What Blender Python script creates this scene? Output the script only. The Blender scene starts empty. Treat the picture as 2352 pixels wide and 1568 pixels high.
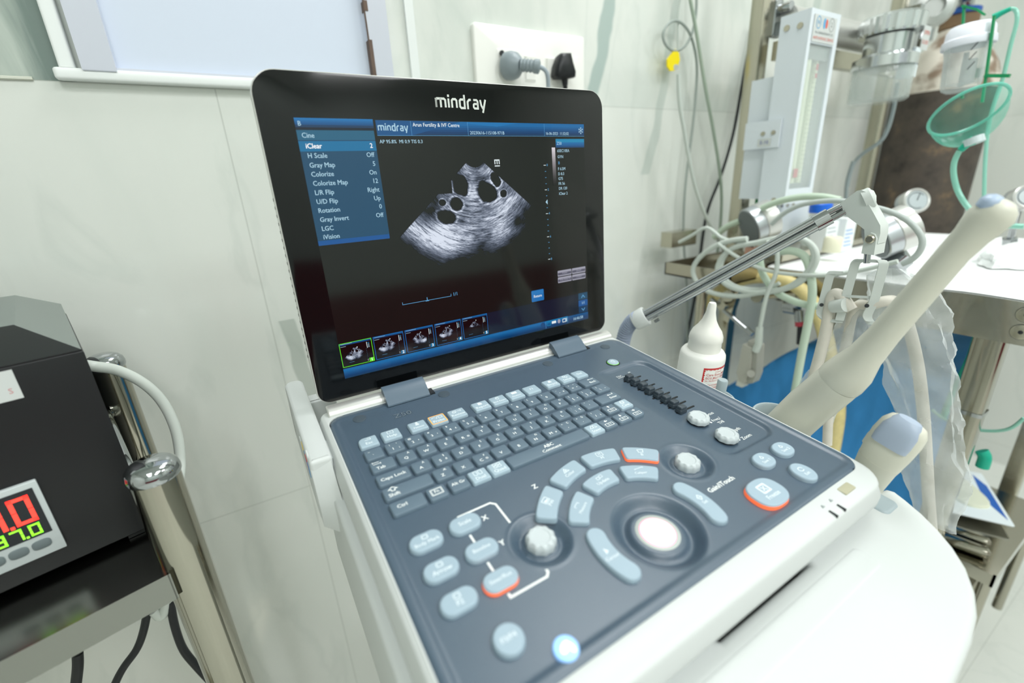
import bpy, math, random
from math import sin, cos, pi, radians, sqrt, atan2
from mathutils import Vector, Matrix, noise
C = bpy.context.scene.collection
sc = bpy.context.scene
S = 0.001                       # all lengths below are millimetres
CZ = 1150.0                     # camera height above the floor
# ---------------------------------------------------------------- camera
X_ = Vector((0.85088842, -0.21506228, 0.47930899))     # world X, Y, Z seen from the camera (x right, y down, z ahead)
Y_ = Vector((-0.52298944, -0.2604388, 0.81157481))
Z_ = Vector((-0.04970847, -0.94123315, -0.33407967))
F = 1035.0
cam = bpy.data.cameras.new('camera'); co = bpy.data.objects.new('camera', cam); C.objects.link(co)
cam.sensor_width = 36.0; cam.sensor_fit = 'HORIZONTAL'; cam.lens = F * 36.0 / 2352.0
Rm = Matrix(((X_.x, -X_.y, -X_.z), (Y_.x, -Y_.y, -Y_.z), (Z_.x, -Z_.y, -Z_.z)))
co.matrix_world = Matrix.Translation((0, 0, CZ * S)) @ Rm.to_4x4()
cam.clip_start = 0.01; cam.clip_end = 30
cam.dof.use_dof = True; cam.dof.focus_distance = 0.455; cam.dof.aperture_fstop = 3.0
sc.camera = co
# ---------------------------------------------------------------- view, world, lights
sc.view_settings.view_transform = 'Standard'; sc.view_settings.look = 'None'
sc.view_settings.exposure = -0.10; sc.view_settings.gamma = 1.0; sc.view_settings.use_curve_mapping = False
sc.cycles.use_denoising = True
sc.cycles.max_bounces = 10; sc.cycles.transparent_max_bounces = 16; sc.cycles.diffuse_bounces = 5
w = bpy.data.worlds.new('world'); sc.world = w; w.use_nodes = True
w.node_tree.nodes['Background'].inputs[0].default_value = (0.9, 1.0, 0.96, 1)
w.node_tree.nodes['Background'].inputs[1].default_value = 0.6
CEIL = 1450.0
def area(x, y, sx, sy, power):
    l = bpy.data.lights.new('ceiling_panel_light', 'AREA'); l.shape = 'RECTANGLE'; l.size = sx * S; l.size_y = sy * S
    l.energy = power; l.color = (0.975, 0.99, 1.0)
    o = bpy.data.objects.new('ceiling_panel_light', l); C.objects.link(o); o.location = (x * S, y * S, (CZ + CEIL - 12) * S)
    return o
for (lx, ly, pw) in ((900, 400, 14), (-350, -900, 14.5), (850, -1000, 14), (-350, -1800, 14), (850, -1800, 14), (1900, -900, 11)):
    area(lx, ly, 560, 560, pw)
# ---------------------------------------------------------------- pixel helpers: a ray through the photograph meets a real plane
def ray(u, v):
    d = Vector(((u - 1176) / F, (v - 784) / F, 1.0))
    return Vector((X_.dot(d), Y_.dot(d), Z_.dot(d)))
def pt(u, v, **k):                                      # pt(u,v,Y=600): world point in mm, z measured from the camera height
    r = ray(u, v); (a, val), = k.items(); i = 'XYZ'.index(a)
    return r * (val / r[i])
def pts(ps, **k): return [pt(p[0], p[1], **k) for p in ps]
# ---------------------------------------------------------------- materials
def lin(c):
    if isinstance(c, str): c = [int(c[i:i+2], 16) / 255 for i in (0, 2, 4)]
    return tuple(((x / 12.92) if x <= 0.04045 else ((x + 0.055) / 1.055) ** 2.4) for x in c) + (1.0,)
def mat(name, col, rough=0.5, metal=0.0, trans=0.0, ior=1.45, emit=0.0, ecol=None, alpha=1.0, var=0.0, vscale=30.0, bump=0.0, bscale=80.0, coat=0.0, sub=0.0, spec=0.5, aniso=None):
    m = bpy.data.materials.new(name); m.use_nodes = True; nt = m.node_tree; b = nt.nodes['Principled BSDF']
    c = lin(col); b.inputs['Base Color'].default_value = c
    b.inputs['Roughness'].default_value = rough; b.inputs['Metallic'].default_value = metal
    b.inputs['Transmission Weight'].default_value = trans; b.inputs['IOR'].default_value = ior
    b.inputs['Alpha'].default_value = alpha; b.inputs['Coat Weight'].default_value = coat
    b.inputs['Specular IOR Level'].default_value = spec
    if sub: b.inputs['Subsurface Weight'].default_value = sub; b.inputs['Subsurface Radius'].default_value = (0.004, 0.004, 0.004)
    if emit:
        b.inputs['Emission Color'].default_value = lin(ecol or col); b.inputs['Emission Strength'].default_value = emit
    tc = nt.nodes.new('ShaderNodeTexCoord')
    if var:
        n = nt.nodes.new('ShaderNodeTexNoise'); n.inputs['Scale'].default_value = vscale; n.inputs['Detail'].default_value = 4
        nt.links.new(tc.outputs['Object'], n.inputs['Vector'])
        mx = nt.nodes.new('ShaderNodeMix'); mx.data_type = 'RGBA'
        mx.inputs['A'].default_value = tuple(x * (1 - var) for x in c[:3]) + (1,); mx.inputs['B'].default_value = tuple(min(1, x * (1 + var)) for x in c[:3]) + (1,)
        nt.links.new(n.outputs['Fac'], mx.inputs['Factor']); nt.links.new(mx.outputs['Result'], b.inputs['Base Color'])
    if bump:
        n2 = nt.nodes.new('ShaderNodeTexNoise'); n2.inputs['Scale'].default_value = bscale; n2.inputs['Detail'].default_value = 3
        if aniso:
            mp = nt.nodes.new('ShaderNodeMapping'); mp.inputs['Scale'].default_value = aniso
            nt.links.new(tc.outputs['Object'], mp.inputs['Vector']); nt.links.new(mp.outputs['Vector'], n2.inputs['Vector'])
        else: nt.links.new(tc.outputs['Object'], n2.inputs['Vector'])
        bp = nt.nodes.new('ShaderNodeBump'); bp.inputs['Strength'].default_value = bump; bp.inputs['Distance'].default_value = 0.002
        nt.links.new(n2.outputs['Fac'], bp.inputs['Height']); nt.links.new(bp.outputs['Normal'], b.inputs['Normal'])
    return m
def emat(name, col, s=1.0):
    m = bpy.data.materials.new(name); m.use_nodes = True; nt = m.node_tree; b = nt.nodes['Principled BSDF']
    b.inputs['Base Color'].default_value = (0, 0, 0, 1); b.inputs['Roughness'].default_value = 0.09; b.inputs['Specular IOR Level'].default_value = 0.55
    b.inputs['Emission Color'].default_value = lin(col); b.inputs['Emission Strength'].default_value = s
    return m
# ---------------------------------------------------------------- mesh builder
class MB:
    def __init__(s): s.v = []; s.f = []; s.m = []; s.sm = []
    def add(s, vs, fs, mi=0, M=None, sm=True):
        o = len(s.v)
        for p in vs:
            p = Vector(p)
            s.v.append(M @ p if M is not None else p)
        for f in fs: s.f.append([o + i for i in f]); s.m.append(mi); s.sm.append(sm)
        return s
    def box(s, x0, x1, y0, y1, z0, z1, mi=0, M=None, bev=0):
        if bev:
            return s.prism([(x0, y0), (x1, y0), (x1, y1), (x0, y1)], z0, z1, bev, mi, M, bot=True)
        vs = [(x, y, z) for z in (z0, z1) for (x, y) in ((x0, y0), (x1, y0), (x1, y1), (x0, y1))]
        return s.add(vs, [(3, 2, 1, 0), (4, 5, 6, 7), (0, 1, 5, 4), (1, 2, 6, 5), (2, 3, 7, 6), (3, 0, 4, 7)], mi, M)
    def rings(s, rings, mi=0, M=None, cap0=True, cap1=True, closed=False):
        n = len(rings[0]); vs = [p for r in rings for p in r]; fs = []
        k = len(rings)
        for i in range(k - (0 if closed else 1)):
            a = i * n; b = ((i + 1) % k) * n
            for j in range(n):
                j2 = (j + 1) % n; fs.append((a + j, a + j2, b + j2, b + j))
        if not closed:
            if cap0: fs.append(tuple(range(n - 1, -1, -1)))
            if cap1: fs.append(tuple(range((k - 1) * n, k * n)))
        return s.add(vs, fs, mi, M)
    def prism(s, poly, z0, z1, bev=0.0, mi=0, M=None, segs=3, bot=False, draft=0.0):
        R = []
        def lay(off, z): return [(x, y, z) for (x, y) in inset(poly, off)]
        if bot and bev:
            for i in range(segs + 1):
                t = pi / 2 * i / segs; R.append(lay(bev * (1 - sin(t)) , z0 + bev * (1 - cos(t))))
        else: R.append(lay(-draft, z0))
        if bev:
            for i in range(segs + 1):
                t = pi / 2 * i / segs; R.append(lay(bev * (1 - cos(t)), z1 - bev + bev * sin(t)))
        else: R.append(lay(0, z1))
        return s.rings(R, mi, M)
    def tube(s, path, r, n=10, mi=0, M=None, closed=False, smooth=3, cap=True):
        path = [Vector(p) for p in path]
        rr = list(r) if isinstance(r, (list, tuple)) else [r] * len(path)
        if smooth > 1 and len(path) > 2:
            q = []; qr = []; N = len(path)
            segs = N if closed else N - 1
            for i in range(segs):
                p0 = path[(i - 1) % N] if (closed or i > 0) else path[0] * 2 - path[1]
                p1 = path[i]; p2 = path[(i + 1) % N]
                p3 = path[(i + 2) % N] if (closed or i + 2 < N) else p2 * 2 - p1
                for k in range(smooth):
                    t = k / smooth
                    q.append(0.5 * ((2 * p1) + (p2 - p0) * t + (2 * p0 - 5 * p1 + 4 * p2 - p3) * t * t + (3 * p1 - p0 - 3 * p2 + p3) * t ** 3))
                    qr.append(rr[i] * (1 - t) + rr[(i + 1) % N] * t)
            if not closed: q.append(path[-1]); qr.append(rr[-1])
            path, rr = q, qr
            if smooth >= 5 and not closed:
                for _ in range(4): path = [path[0]] + [(path[i - 1] + path[i] * 2 + path[i + 1]) / 4 for i in range(1, len(path) - 1)] + [path[-1]]
        N = len(path); R = []; up = None
        for i, p in enumerate(path):
            a = path[(i - 1) % N] if (closed or i > 0) else p
            b = path[(i + 1) % N] if (closed or i < N - 1) else p
            d = (b - a)
            if d.length < 1e-9: d = Vector((0, 0, 1))
            d.normalize()
            if up is None:
                up = Vector((0, 0, 1)) if abs(d.z) < 0.9 else Vector((0, 1, 0))
            up = (up - d * up.dot(d)); up.normalize(); sd = d.cross(up)
            R.append([p + (up * cos(2 * pi * j / n) + sd * sin(2 * pi * j / n)) * rr[i] for j in range(n)])
        return s.rings(R, mi, M, cap, cap, closed)
    def lathe(s, prof, n=32, mi=0, M=None):
        R = [[(r * cos(2 * pi * j / n), r * sin(2 * pi * j / n), z) for j in range(n)] for (r, z) in prof]
        return s.rings(R, mi, M, prof[0][0] > 1e-6, prof[-1][0] > 1e-6)
    def strap(s, path, wd, th, wdir, mi=0, M=None):           # flat bar, width along wdir
        path = [Vector(p) for p in path]; R = []; wdir = Vector(wdir).normalized()
        for i, p in enumerate(path):
            a = path[max(0, i - 1)]; b = path[min(len(path) - 1, i + 1)]
            d = (b - a).normalized(); nn = d.cross(wdir).normalized()
            R.append([p + wdir * wd / 2 + nn * th / 2, p - wdir * wd / 2 + nn * th / 2, p - wdir * wd / 2 - nn * th / 2, p + wdir * wd / 2 - nn * th / 2])
        return s.rings(R, mi, M)
    def text(s, body, x, y, z, size, mi=0, M=None, align='CENTER', off=0.0, sx=1.0, rot=0.0):
        vs, fs = text_mesh(body, align, 0)                    # bold = the letters laid down several times, slightly apart
        k = size * off * .8
        for i, (ox, oy) in enumerate(((0, 0),) if off < .004 else ((-k, 0), (k, 0), (0, k * .6), (0, -k * .6))):
            T = Matrix.Translation((x + ox, y + oy, z + .004 * i)) @ Matrix.Rotation(rot, 4, 'Z') @ Matrix.Diagonal((size * sx, size, 1, 1))
            s.add(vs, fs, mi, M @ T if M is not None else T, sm=False)
        return s
    def stroke(s, path, wd, z, mi=0, M=None, th=0.0, closed=False, rnd=0):
        path = [Vector((p[0], p[1])) for p in path]; N = len(path); L = []; Rr = []
        for i, p in enumerate(path):
            a = path[(i - 1) % N] if (closed or i > 0) else None; b = path[(i + 1) % N] if (closed or i < N - 1) else None
            d1 = (p - a).normalized() if a is not None else (b - p).normalized()
            d2 = (b - p).normalized() if b is not None else d1
            n1 = Vector((-d1.y, d1.x)); n2 = Vector((-d2.y, d2.x)); m_ = (n1 + n2)
            if m_.length < 1e-5: m_ = n1
            m_.normalize(); k = wd / 2 / max(0.4, m_.dot(n1))
            L.append(p + m_ * k); Rr.append(p - m_ * k)
        vs = [(q.x, q.y, z) for q in L] + [(q.x, q.y, z) for q in Rr]; fs = []
        for i in range(N if closed else N - 1):
            j = (i + 1) % N; fs.append((N + i, N + j, j, i))
        return s.add(vs, fs, mi, M, sm=False)
    def poly(s, ps, z=0, mi=0, M=None):
        return s.add([(p[0], p[1], z) if len(p) == 2 else p for p in ps], [tuple(range(len(ps)))], mi, M, sm=False)
    def slab(s, ps, off, mi=0, M=None):                       # 3D polygon extruded by a vector
        off = Vector(off); ps = [Vector(p) for p in ps]
        return s.rings([ps, [p + off for p in ps]], mi, M)
    def build(s, name, mats, parent=None, sharp=38, loc=None, mx=None, world=False):
        me = bpy.data.meshes.new(name)
        dz = CZ if world else 0.0
        base = Vector(loc) if loc is not None else Vector((0, 0, 0))
        me.from_pydata([(p.x * S, p.y * S, p.z * S) for p in s.v], [], s.f)
        for m in (mats if isinstance(mats, (list, tuple)) else [mats]): me.materials.append(m)
        me.polygons.foreach_set('material_index', s.m); me.polygons.foreach_set('use_smooth', s.sm)
        me.update(); me.validate()
        try: me.set_sharp_from_angle(angle=radians(sharp))
        except Exception: pass
        o = bpy.data.objects.new(name, me); C.objects.link(o)
        if parent is not None: o.parent = parent
        o.location = (base.x * S, base.y * S, (base.z + dz) * S)
        if mx is not None: o.matrix_local = mx
        return o
_tc = {}
def text_mesh(body, align, off):
    k = (body, align, off)
    if k not in _tc:
        cu = bpy.data.curves.new('t', 'FONT'); cu.body = body; cu.size = 1.0; cu.align_x = align; cu.align_y = 'CENTER'; cu.offset = off; cu.resolution_u = 2
        cu.fill_mode = 'FRONT'
        o = bpy.data.objects.new('t', cu); me = bpy.data.meshes.new_from_object(o)
        _tc[k] = ([v.co.copy() for v in me.vertices], [tuple(p.vertices) for p in me.polygons])
        bpy.data.objects.remove(o); bpy.data.curves.remove(cu); bpy.data.meshes.remove(me)
    return _tc[k]
def inset(poly, d):
    if abs(d) < 1e-9: return list(poly)
    n = len(poly); out = []
    for i in range(n):
        p = Vector(poly[i]); a = Vector(poly[i - 1]); b = Vector(poly[(i + 1) % n])
        d1 = (p - a); d2 = (b - p)
        if d1.length < 1e-7: d1 = d2
        if d2.length < 1e-7: d2 = d1
        d1 = d1.normalized(); d2 = d2.normalized()
        n1 = Vector((-d1.y, d1.x)); n2 = Vector((-d2.y, d2.x)); m_ = n1 + n2
        if m_.length < 1e-5: m_ = n1
        m_.normalize(); q = p + m_ * (d / max(0.5, m_.dot(n1))); out.append((q.x, q.y))
    return out
def rrect(x0, x1, y0, y1, r, n=6):
    rs = r if isinstance(r, (list, tuple)) else (r,) * 4      # bl, br, tr, tl
    o = []
    for (cx, cy, a, rr) in ((x0 + rs[0], y0 + rs[0], pi, rs[0]), (x1 - rs[1], y0 + rs[1], 1.5 * pi, rs[1]), (x1 - rs[2], y1 - rs[2], 0, rs[2]), (x0 + rs[3], y1 - rs[3], .5 * pi, rs[3])):
        for i in range(n + 1):
            t = a + pi / 2 * i / n; o.append((cx + rr * cos(t), cy + rr * sin(t)))
    return o
def ell(cx, cy, a, b, n=32, rot=0, p=2.0):
    o = []
    for i in range(n):
        t = 2 * pi * i / n; c_, s_ = cos(t), sin(t)
        x = a * math.copysign(abs(c_) ** (2 / p), c_); y = b * math.copysign(abs(s_) ** (2 / p), s_)
        o.append((cx + x * cos(rot) - y * sin(rot), cy + x * sin(rot) + y * cos(rot)))
    return o
def thing(name, label, cat, loc=(0, 0, 0), mx=None, group=None):
    o = bpy.data.objects.new(name, None); C.objects.link(o); o.empty_display_size = 0.02
    o.location = (loc[0] * S, loc[1] * S, (loc[2] + CZ) * S)
    if mx is not None: o.matrix_world = mx
    tag(o, label, cat, group); return o
def tag(o, label=None, cat=None, group=None, kind=None):
    if label: o['label'] = label
    if cat: o['category'] = cat
    if group: o['group'] = group
    if kind: o['kind'] = kind
    return o
def ss(a, b, x):
    t = max(0.0, min(1.0, (x - a) / (b - a))); return t * t * (3 - 2 * t)
def axis_mx(p, d):                                       # frame whose z axis runs along d
    d = Vector(d).normalized(); q = Vector((0, 0, 1)).rotation_difference(d)
    return Matrix.Translation(Vector(p)) @ q.to_matrix().to_4x4()
# ---------------------------------------------------------------- palette
M_white = mat('white_plastic', 'CDD1CF', 0.42)
M_panel = mat('slate_panel', '455767', 0.40, bump=0.05, bscale=900, spec=1.0)
M_key = mat('grey_key', '627482', 0.5, bump=0.03, bscale=900)
M_keyl = mat('pale_blue_key', 'A4B8C4', 0.45)
M_print = mat('white_print', 'F2F6F4', 0.6)
M_printl = mat('pale_print', 'E4EEF2', 0.6)
M_black = mat('gloss_black_glass', '08090A', 0.09, spec=0.55)
M_silver = mat('satin_silver', 'D2D2CE', 0.32, 0.55)
M_steel = mat('stainless_steel', 'A9A598', 0.1, 1.0, bump=0.05, bscale=6)
M_steelb = mat('brushed_steel', 'BAB5A4', 0.24, 1.0, bump=0.12, bscale=40, aniso=(1, 1, 14))
M_chrome = mat('chrome', 'AEB1B3', 0.05, 1.0)
M_dark = mat('black_plastic', '23272B', 0.4)
M_blackp = mat('black_powder_coat', '17191B', 0.38, bump=0.03, bscale=700)
M_slider = mat('slider_grey', '3C464E', 0.35)
M_knob = mat('pale_knob', 'C3CBCD', 0.4)
M_cream = mat('cream_probe', 'D6D5C6', 0.38, sub=0.05)
M_holder = mat('holder_grey_blue', 'A3B0B4', 0.45)
M_armw = mat('light_grey_arm', 'CDD3CE', 0.42)
M_cable = mat('pale_grey_cable', 'C6CEC7', 0.45)
M_cablew = mat('off_white_cable', 'D9D4C9', 0.5, var=0.12, vscale=60)
M_rubber = mat('black_rubber', '15181B', 0.45)
M_yhose = mat('yellowed_hose', 'D9C98E', 0.4, var=0.25, vscale=90)
M_wtile = mat('white_trim', 'F0F4F2', 0.3)
# ---------------------------------------------------------------- the room
WY = 740.0                                               # back wall
XL, XR, YF = -1500.0, 2400.0, -2400.0
def wall_material(name, veins):
    m = bpy.data.materials.new(name); m.use_nodes = True; nt = m.node_tree; N = nt.nodes; Lk = nt.links; b = N['Principled BSDF']
    b.inputs['Roughness'].default_value = 0.13; b.inputs['Specular IOR Level'].default_value = 0.5
    tc = N.new('ShaderNodeTexCoord'); sp = N.new('ShaderNodeSeparateXYZ'); Lk.new(tc.outputs['Object'], sp.inputs[0])
    def ma(op, a, b_=None, c=None):
        n = N.new('ShaderNodeMath'); n.operation = op
        for i, x in enumerate((a, b_, c)):
            if x is None: continue
            if isinstance(x, (int, float)): n.inputs[i].default_value = x
            else: Lk.new(x, n.inputs[i])
        return n.outputs[0]
    def ns(scale, det=4, src=None, dist=0.0):
        n = N.new('ShaderNodeTexNoise'); n.inputs['Scale'].default_value = scale; n.inputs['Detail'].default_value = det; n.inputs['Distortion'].default_value = dist
        Lk.new(src or tc.outputs['Object'], n.inputs['Vector']); return n.outputs['Fac']
    def mix(f, a, c):
        n = N.new('ShaderNodeMix'); n.data_type = 'RGBA'
        if isinstance(f, (int, float)): n.inputs['Factor'].default_value = f
        else: Lk.new(f, n.inputs['Factor'])
        for k, x in (('A', a), ('B', c)):
            if isinstance(x, tuple): n.inputs[k].default_value = x
            else: Lk.new(x, n.inputs[k])
        return n.outputs['Result']
    x, y, z = sp.outputs
    mp = N.new('ShaderNodeMapping'); mp.inputs['Rotation'].default_value = (0.3, 0.5, 0.4); mp.inputs['Scale'].default_value = (2.2, 2.2, 0.7)
    Lk.new(tc.outputs['Object'], mp.inputs['Vector'])
    n1 = ns(1.6, 6, mp.outputs[0], 1.2)
    v1 = ma('SUBTRACT', 1.0, ma('MULTIPLY', ma('ABSOLUTE', ma('SUBTRACT', n1, 0.5)), 9.0)); v1 = ma('MAXIMUM', v1, 0.0)
    n2 = ns(3.4, 8, mp.outputs[0], 0.6)
    v2 = ma('MAXIMUM', ma('SUBTRACT', 1.0, ma('MULTIPLY', ma('ABSOLUTE', ma('SUBTRACT', n2, 0.47)), 26.0)), 0.0)
    base = mix(ns(2.0, 3), lin('D9DDD6'), lin('E4E6E0'))
    hi = ma('MULTIPLY', ma('GREATER_THAN', z, CZ * S + 0.129), 1.0)
    amt = ma('MULTIPLY', v1, ma('ADD', 0.05 * veins, ma('MULTIPLY', hi, 0.22 * veins)))
    col = mix(amt, base, lin('9DB0A8'))
    col = mix(ma('MULTIPLY', v2, 0.10 * veins), col, lin('8E9F98'))
    if veins > 0.9:
        # the grey-green marble tile left of the window
        band = ma('MULTIPLY', hi, ma('LESS_THAN', x, -0.11))
        mp2 = N.new('ShaderNodeMapping'); mp2.inputs['Rotation'].default_value = (0, 0.55, 0); mp2.inputs['Scale'].default_value = (7.0, 1.0, 1.2); Lk.new(tc.outputs['Object'], mp2.inputs['Vector'])
        dk = ns(2.6, 5, mp2.outputs[0], 0.8)
        rm = N.new('ShaderNodeValToRGB'); rm.color_ramp.elements[0].position = 0.36; rm.color_ramp.elements[0].color = lin('5F746E'); rm.color_ramp.elements[1].position = 0.6; rm.color_ramp.elements[1].color = lin('C4CEC4')
        Lk.new(dk, rm.inputs[0]); col = mix(ma('MULTIPLY', band, 0.85), col, rm.outputs[0])
        # teal vein right of the switch plate and one low on the left
        wob = ma('MULTIPLY', ma('SUBTRACT', ns(6, 3), 0.5), 0.05)
        for (x0, z0, sl, wd, zlo, zhi, colr, am) in ((0.640, 0.15, 0.29, 0.017, 0.02, 0.60, '93A9A4', 0.75), (0.075, -0.45, -0.12, 0.012, -0.8, -0.18, '93A096', 0.5), (0.86, 0.3, 0.2, 0.012, 0.0, 0.8, 'AFBDB6', 0.5), (1.36, 0.2, 0.1, 0.02, -0.2, 0.8, 'A9BAB2', 0.6)):
            dd = ma('ABSOLUTE', ma('ADD', wob, ma('SUBTRACT', ma('SUBTRACT', x, x0), ma('MULTIPLY', ma('SUBTRACT', z, CZ * S + z0), sl))))
            k = ma('MAXIMUM', ma('SUBTRACT', 1.0, ma('DIVIDE', dd, wd)), 0.0); k = ma('MINIMUM', ma('MULTIPLY', k, 2.2), am)
            k = ma('MULTIPLY', k, ma('MULTIPLY', ma('GREATER_THAN', z, CZ * S + zlo), ma('LESS_THAN', z, CZ * S + zhi)))
            col = mix(k, col, lin(colr))
    # joints between tiles
    def joint(c, off, pitch):
        fr = ma('FRACT', ma('ADD', ma('DIVIDE', ma('SUBTRACT', c, off), pitch), 200.0))
        return ma('LESS_THAN', ma('MINIMUM', fr, ma('SUBTRACT', 1.0, fr)), 0.0009 / pitch)
    j = joint(z, CZ * S + 0.129, 0.6) if name != 'floor_tiles' else joint(y, 0.1, 0.6)
    j = ma('MAXIMUM', j, joint(x, 0.022, 0.9) if name != 'side_wall_tiles' else joint(y, 0.2, 0.9))
    col = mix(ma('MULTIPLY', j, 0.35), col, lin('9A9F96'))
    Lk.new(col, b.inputs['Base Color'])
    bp = N.new('ShaderNodeBump'); bp.inputs['Strength'].default_value = 0.25; bp.inputs['Distance'].default_value = 0.001
    Lk.new(ns(9, 2), bp.inputs['Height']); Lk.new(bp.outputs['Normal'], b.inputs['Normal'])
    return m
M_wall = wall_material('wall_tiles', 1.0); M_side = wall_material('side_wall_tiles', 0.8); M_floor = wall_material('floor_tiles', 0.7)
M_ceil = mat('ceiling_paint', 'E8ECE8', 0.8, var=0.02)
def struct(name, mb, m, **k):
    o = mb.build(name, m, world=True, **k); o['kind'] = 'structure'; return o
Zb, Zt = -CZ, CEIL
def plain(name, x0, x1, y0, y1, z0, z1, m):
    b = MB(); b.box(x0, x1, y0, y1, z0, z1)
    o = bpy.data.objects.new(name, None); bpy.data.objects.remove(o)
    me = bpy.data.meshes.new(name); me.from_pydata([(p.x * S, p.y * S, (p.z + CZ) * S) for p in b.v], [], b.f); me.materials.append(m)
    o = bpy.data.objects.new(name, me); C.objects.link(o); o['kind'] = 'structure'; return o
plain('wall_back', XL - 60, XR + 60, WY, WY + 80, Zb, Zt, M_wall)
plain('wall_right', XR, XR + 80, YF, WY, Zb, Zt, M_side)
plain('wall_left', XL - 80, XL, YF, WY, Zb, Zt, M_side)
mfw = mat('front_wall_reflection_band', 'C9D0C8', 0.6); _n = mfw.node_tree; _t = _n.nodes.new('ShaderNodeTexCoord'); _s = _n.nodes.new('ShaderNodeSeparateXYZ'); _r = _n.nodes.new('ShaderNodeValToRGB'); _r.color_ramp.interpolation = 'CONSTANT'
_r.color_ramp.elements[0].position = 0; _r.color_ramp.elements[0].color = lin('7A2C38'); _r.color_ramp.elements[1].position = (CZ - 430) * S / 3; _r.color_ramp.elements[1].color = lin('B9C1BB')  # maroon lower band added, unseen, so the screen mirrors dark red
_m = _n.nodes.new('ShaderNodeMath'); _m.operation = 'DIVIDE'; _m.inputs[1].default_value = 3.0
_n.links.new(_t.outputs['Object'], _s.inputs[0]); _n.links.new(_s.outputs[2], _m.inputs[0]); _n.links.new(_m.outputs[0], _r.inputs[0]); _n.links.new(_r.outputs[0], _n.nodes['Principled BSDF'].inputs['Base Color'])
plain('wall_front', XL - 60, XR + 60, YF - 80, YF, Zb, Zt, mfw)
plain('floor', XL - 60, XR + 60, YF - 60, WY + 60, Zb - 60, Zb, M_floor)
plain('ceiling', XL - 60, XR + 60, YF - 60, WY + 60, Zt, Zt + 60, M_ceil)
# window
wn = bpy.data.objects.new('window_1', None); C.objects.link(wn); wn['kind'] = 'structure'; wn.location = (60 * S, WY * S, (CZ + 129) * S)
def wpart(name, mb, m):
    o = mb.build(name, m, world=True); o.parent = wn; o.matrix_parent_inverse = Matrix.Translation(-wn.location); return o
M_upvc = mat('white_window_frame', 'D5D9E4', 0.35); M_pane = mat('frosted_pane', 'C9D2E0', 0.5, emit=0.10, ecol='DDE6F5')
TOPW = 900.0
b = MB(); b.box(-72, 225, WY - 4, WY + 2, 140, TOPW); wpart('pane', b, M_pane)
b = MB(); b.box(-100, -70, WY - 16, WY, 138, TOPW, bev=1.5); b.box(222, 252, WY - 16, WY, 138, TOPW, bev=1.5); b.box(-70, 222, WY - 12, WY, 138, 143); b.box(-100, 252, WY - 16, WY, TOPW, TOPW + 30); wpart('window_frame', b, M_upvc)
b = MB(); b.prism(rrect(-126, 286, WY - 14, WY, 5), 129, 141, 3, bot=True); wpart('window_sill', b, M_wtile)
b = MB(); b.prism(rrect(-120, -106, WY - 12, WY, 3), 141, TOPW, 0); wpart('window_bead', b, M_wtile)
b = MB()
for z in (150, 230, 420): b.box(221, 226, WY - 17, WY - 4, z, z + (46 if z == 150 else 12))
b.tube([(222, WY - 16, 150), (221, WY - 15, 260)], 1.2, 6); wpart('hinge', b, mat('rusted_hinge', '6B5A50', 0.7, 0.3, var=0.3))
b = MB(); b.box(284, 297, WY - 5, WY, 130, TOPW, bev=1); struct('trim_1', b, M_wtile)
# left edge trim of tiles, slightly rough plaster seam
b = MB(); b.tube([(-900 + i * 26, WY - 1.5 + 0.8 * noise.noise((i * .7, 0, 0)), 130 + 1.2 * noise.noise((i * .9, 3, 0))) for i in range(30)], 2.0, 6); struct('trim_2', b, mat('grout_seam', 'D6D8CB', 0.7))
# ---------------------------------------------------------------- the ultrasound machine
A6 = radians(6.1); PN = Vector((0, -sin(A6), cos(A6))); PY = Vector((0, cos(A6), sin(A6)))
MX = Matrix.Translation(Vector((0, 0, CZ * S)) + PN * (-241.6 * S)) @ Matrix.Rotation(A6, 4, 'X')
def mw(x, y, z): return Vector((x, 0, 0)) + PY * y + PN * (z - 241.6)          # machine frame -> world (camera height = 0)
machine = thing('ultrasound_machine', 'portable ultrasound scanner with open black screen showing an ovary scan, docked on white cart', 'ultrasound machine', mx=MX)
U0, U1, V0, V1 = 38.5, 395.5, 97.0, 386.0
pan = rrect(U0, U1, V0, V1, [14, 15, 12, 12], 7)
out = rrect(33.5, 400.5, 78, 403, [20, 24, 9, 9], 7)
out2 = rrect(30.5, 403, 75.5, 404, [20, 24, 9, 9], 7)
def rg(p, z): return [(x, y, z) for (x, y) in p]
mid1 = inset(out, 1.6)
b = MB()
b.rings([rg(inset(out2, 6), -24.4), rg(inset(out2, 2), -23.4), rg(out2, -19), rg(out2, -12), rg(out, -6), rg(inset(out, .6), -3.2), rg(mid1, -1.8), rg(inset(out, 3.4), -0.9), rg(inset(pan, -1.0), 0.5), rg(pan, 0.2), rg(pan, -12)], 0, cap0=True, cap1=True)
b.build('housing', M_white, machine, 50)
# marks on the front rim
b = MB(); b.prism(rrect(346.5, 361.5, 86.6, 93.4, 1), -1.2, 0.55, .3); b.build('sensor_window', mat('beige_window', 'ADAA90', 0.5), machine)
for (x0, y0) in ((330.7, 85), (319.4, 85)):
    b = MB(); b.box(x0 - .7, x0 + .7, 79.5, 85.5, -2.6, 0.1); b.build('indicator_slot', M_dark, machine)
    b = MB(); b.box(x0 - 1.2, x0 + 1.2, 89, 90, -1, 0.5, 0); b.box(x0 - .5, x0 + .5, 90, 91, -1, 0.5, 0); b.build('indicator_icon', mat('grey_print', '9AA3A3', 0.6), machine)
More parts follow.
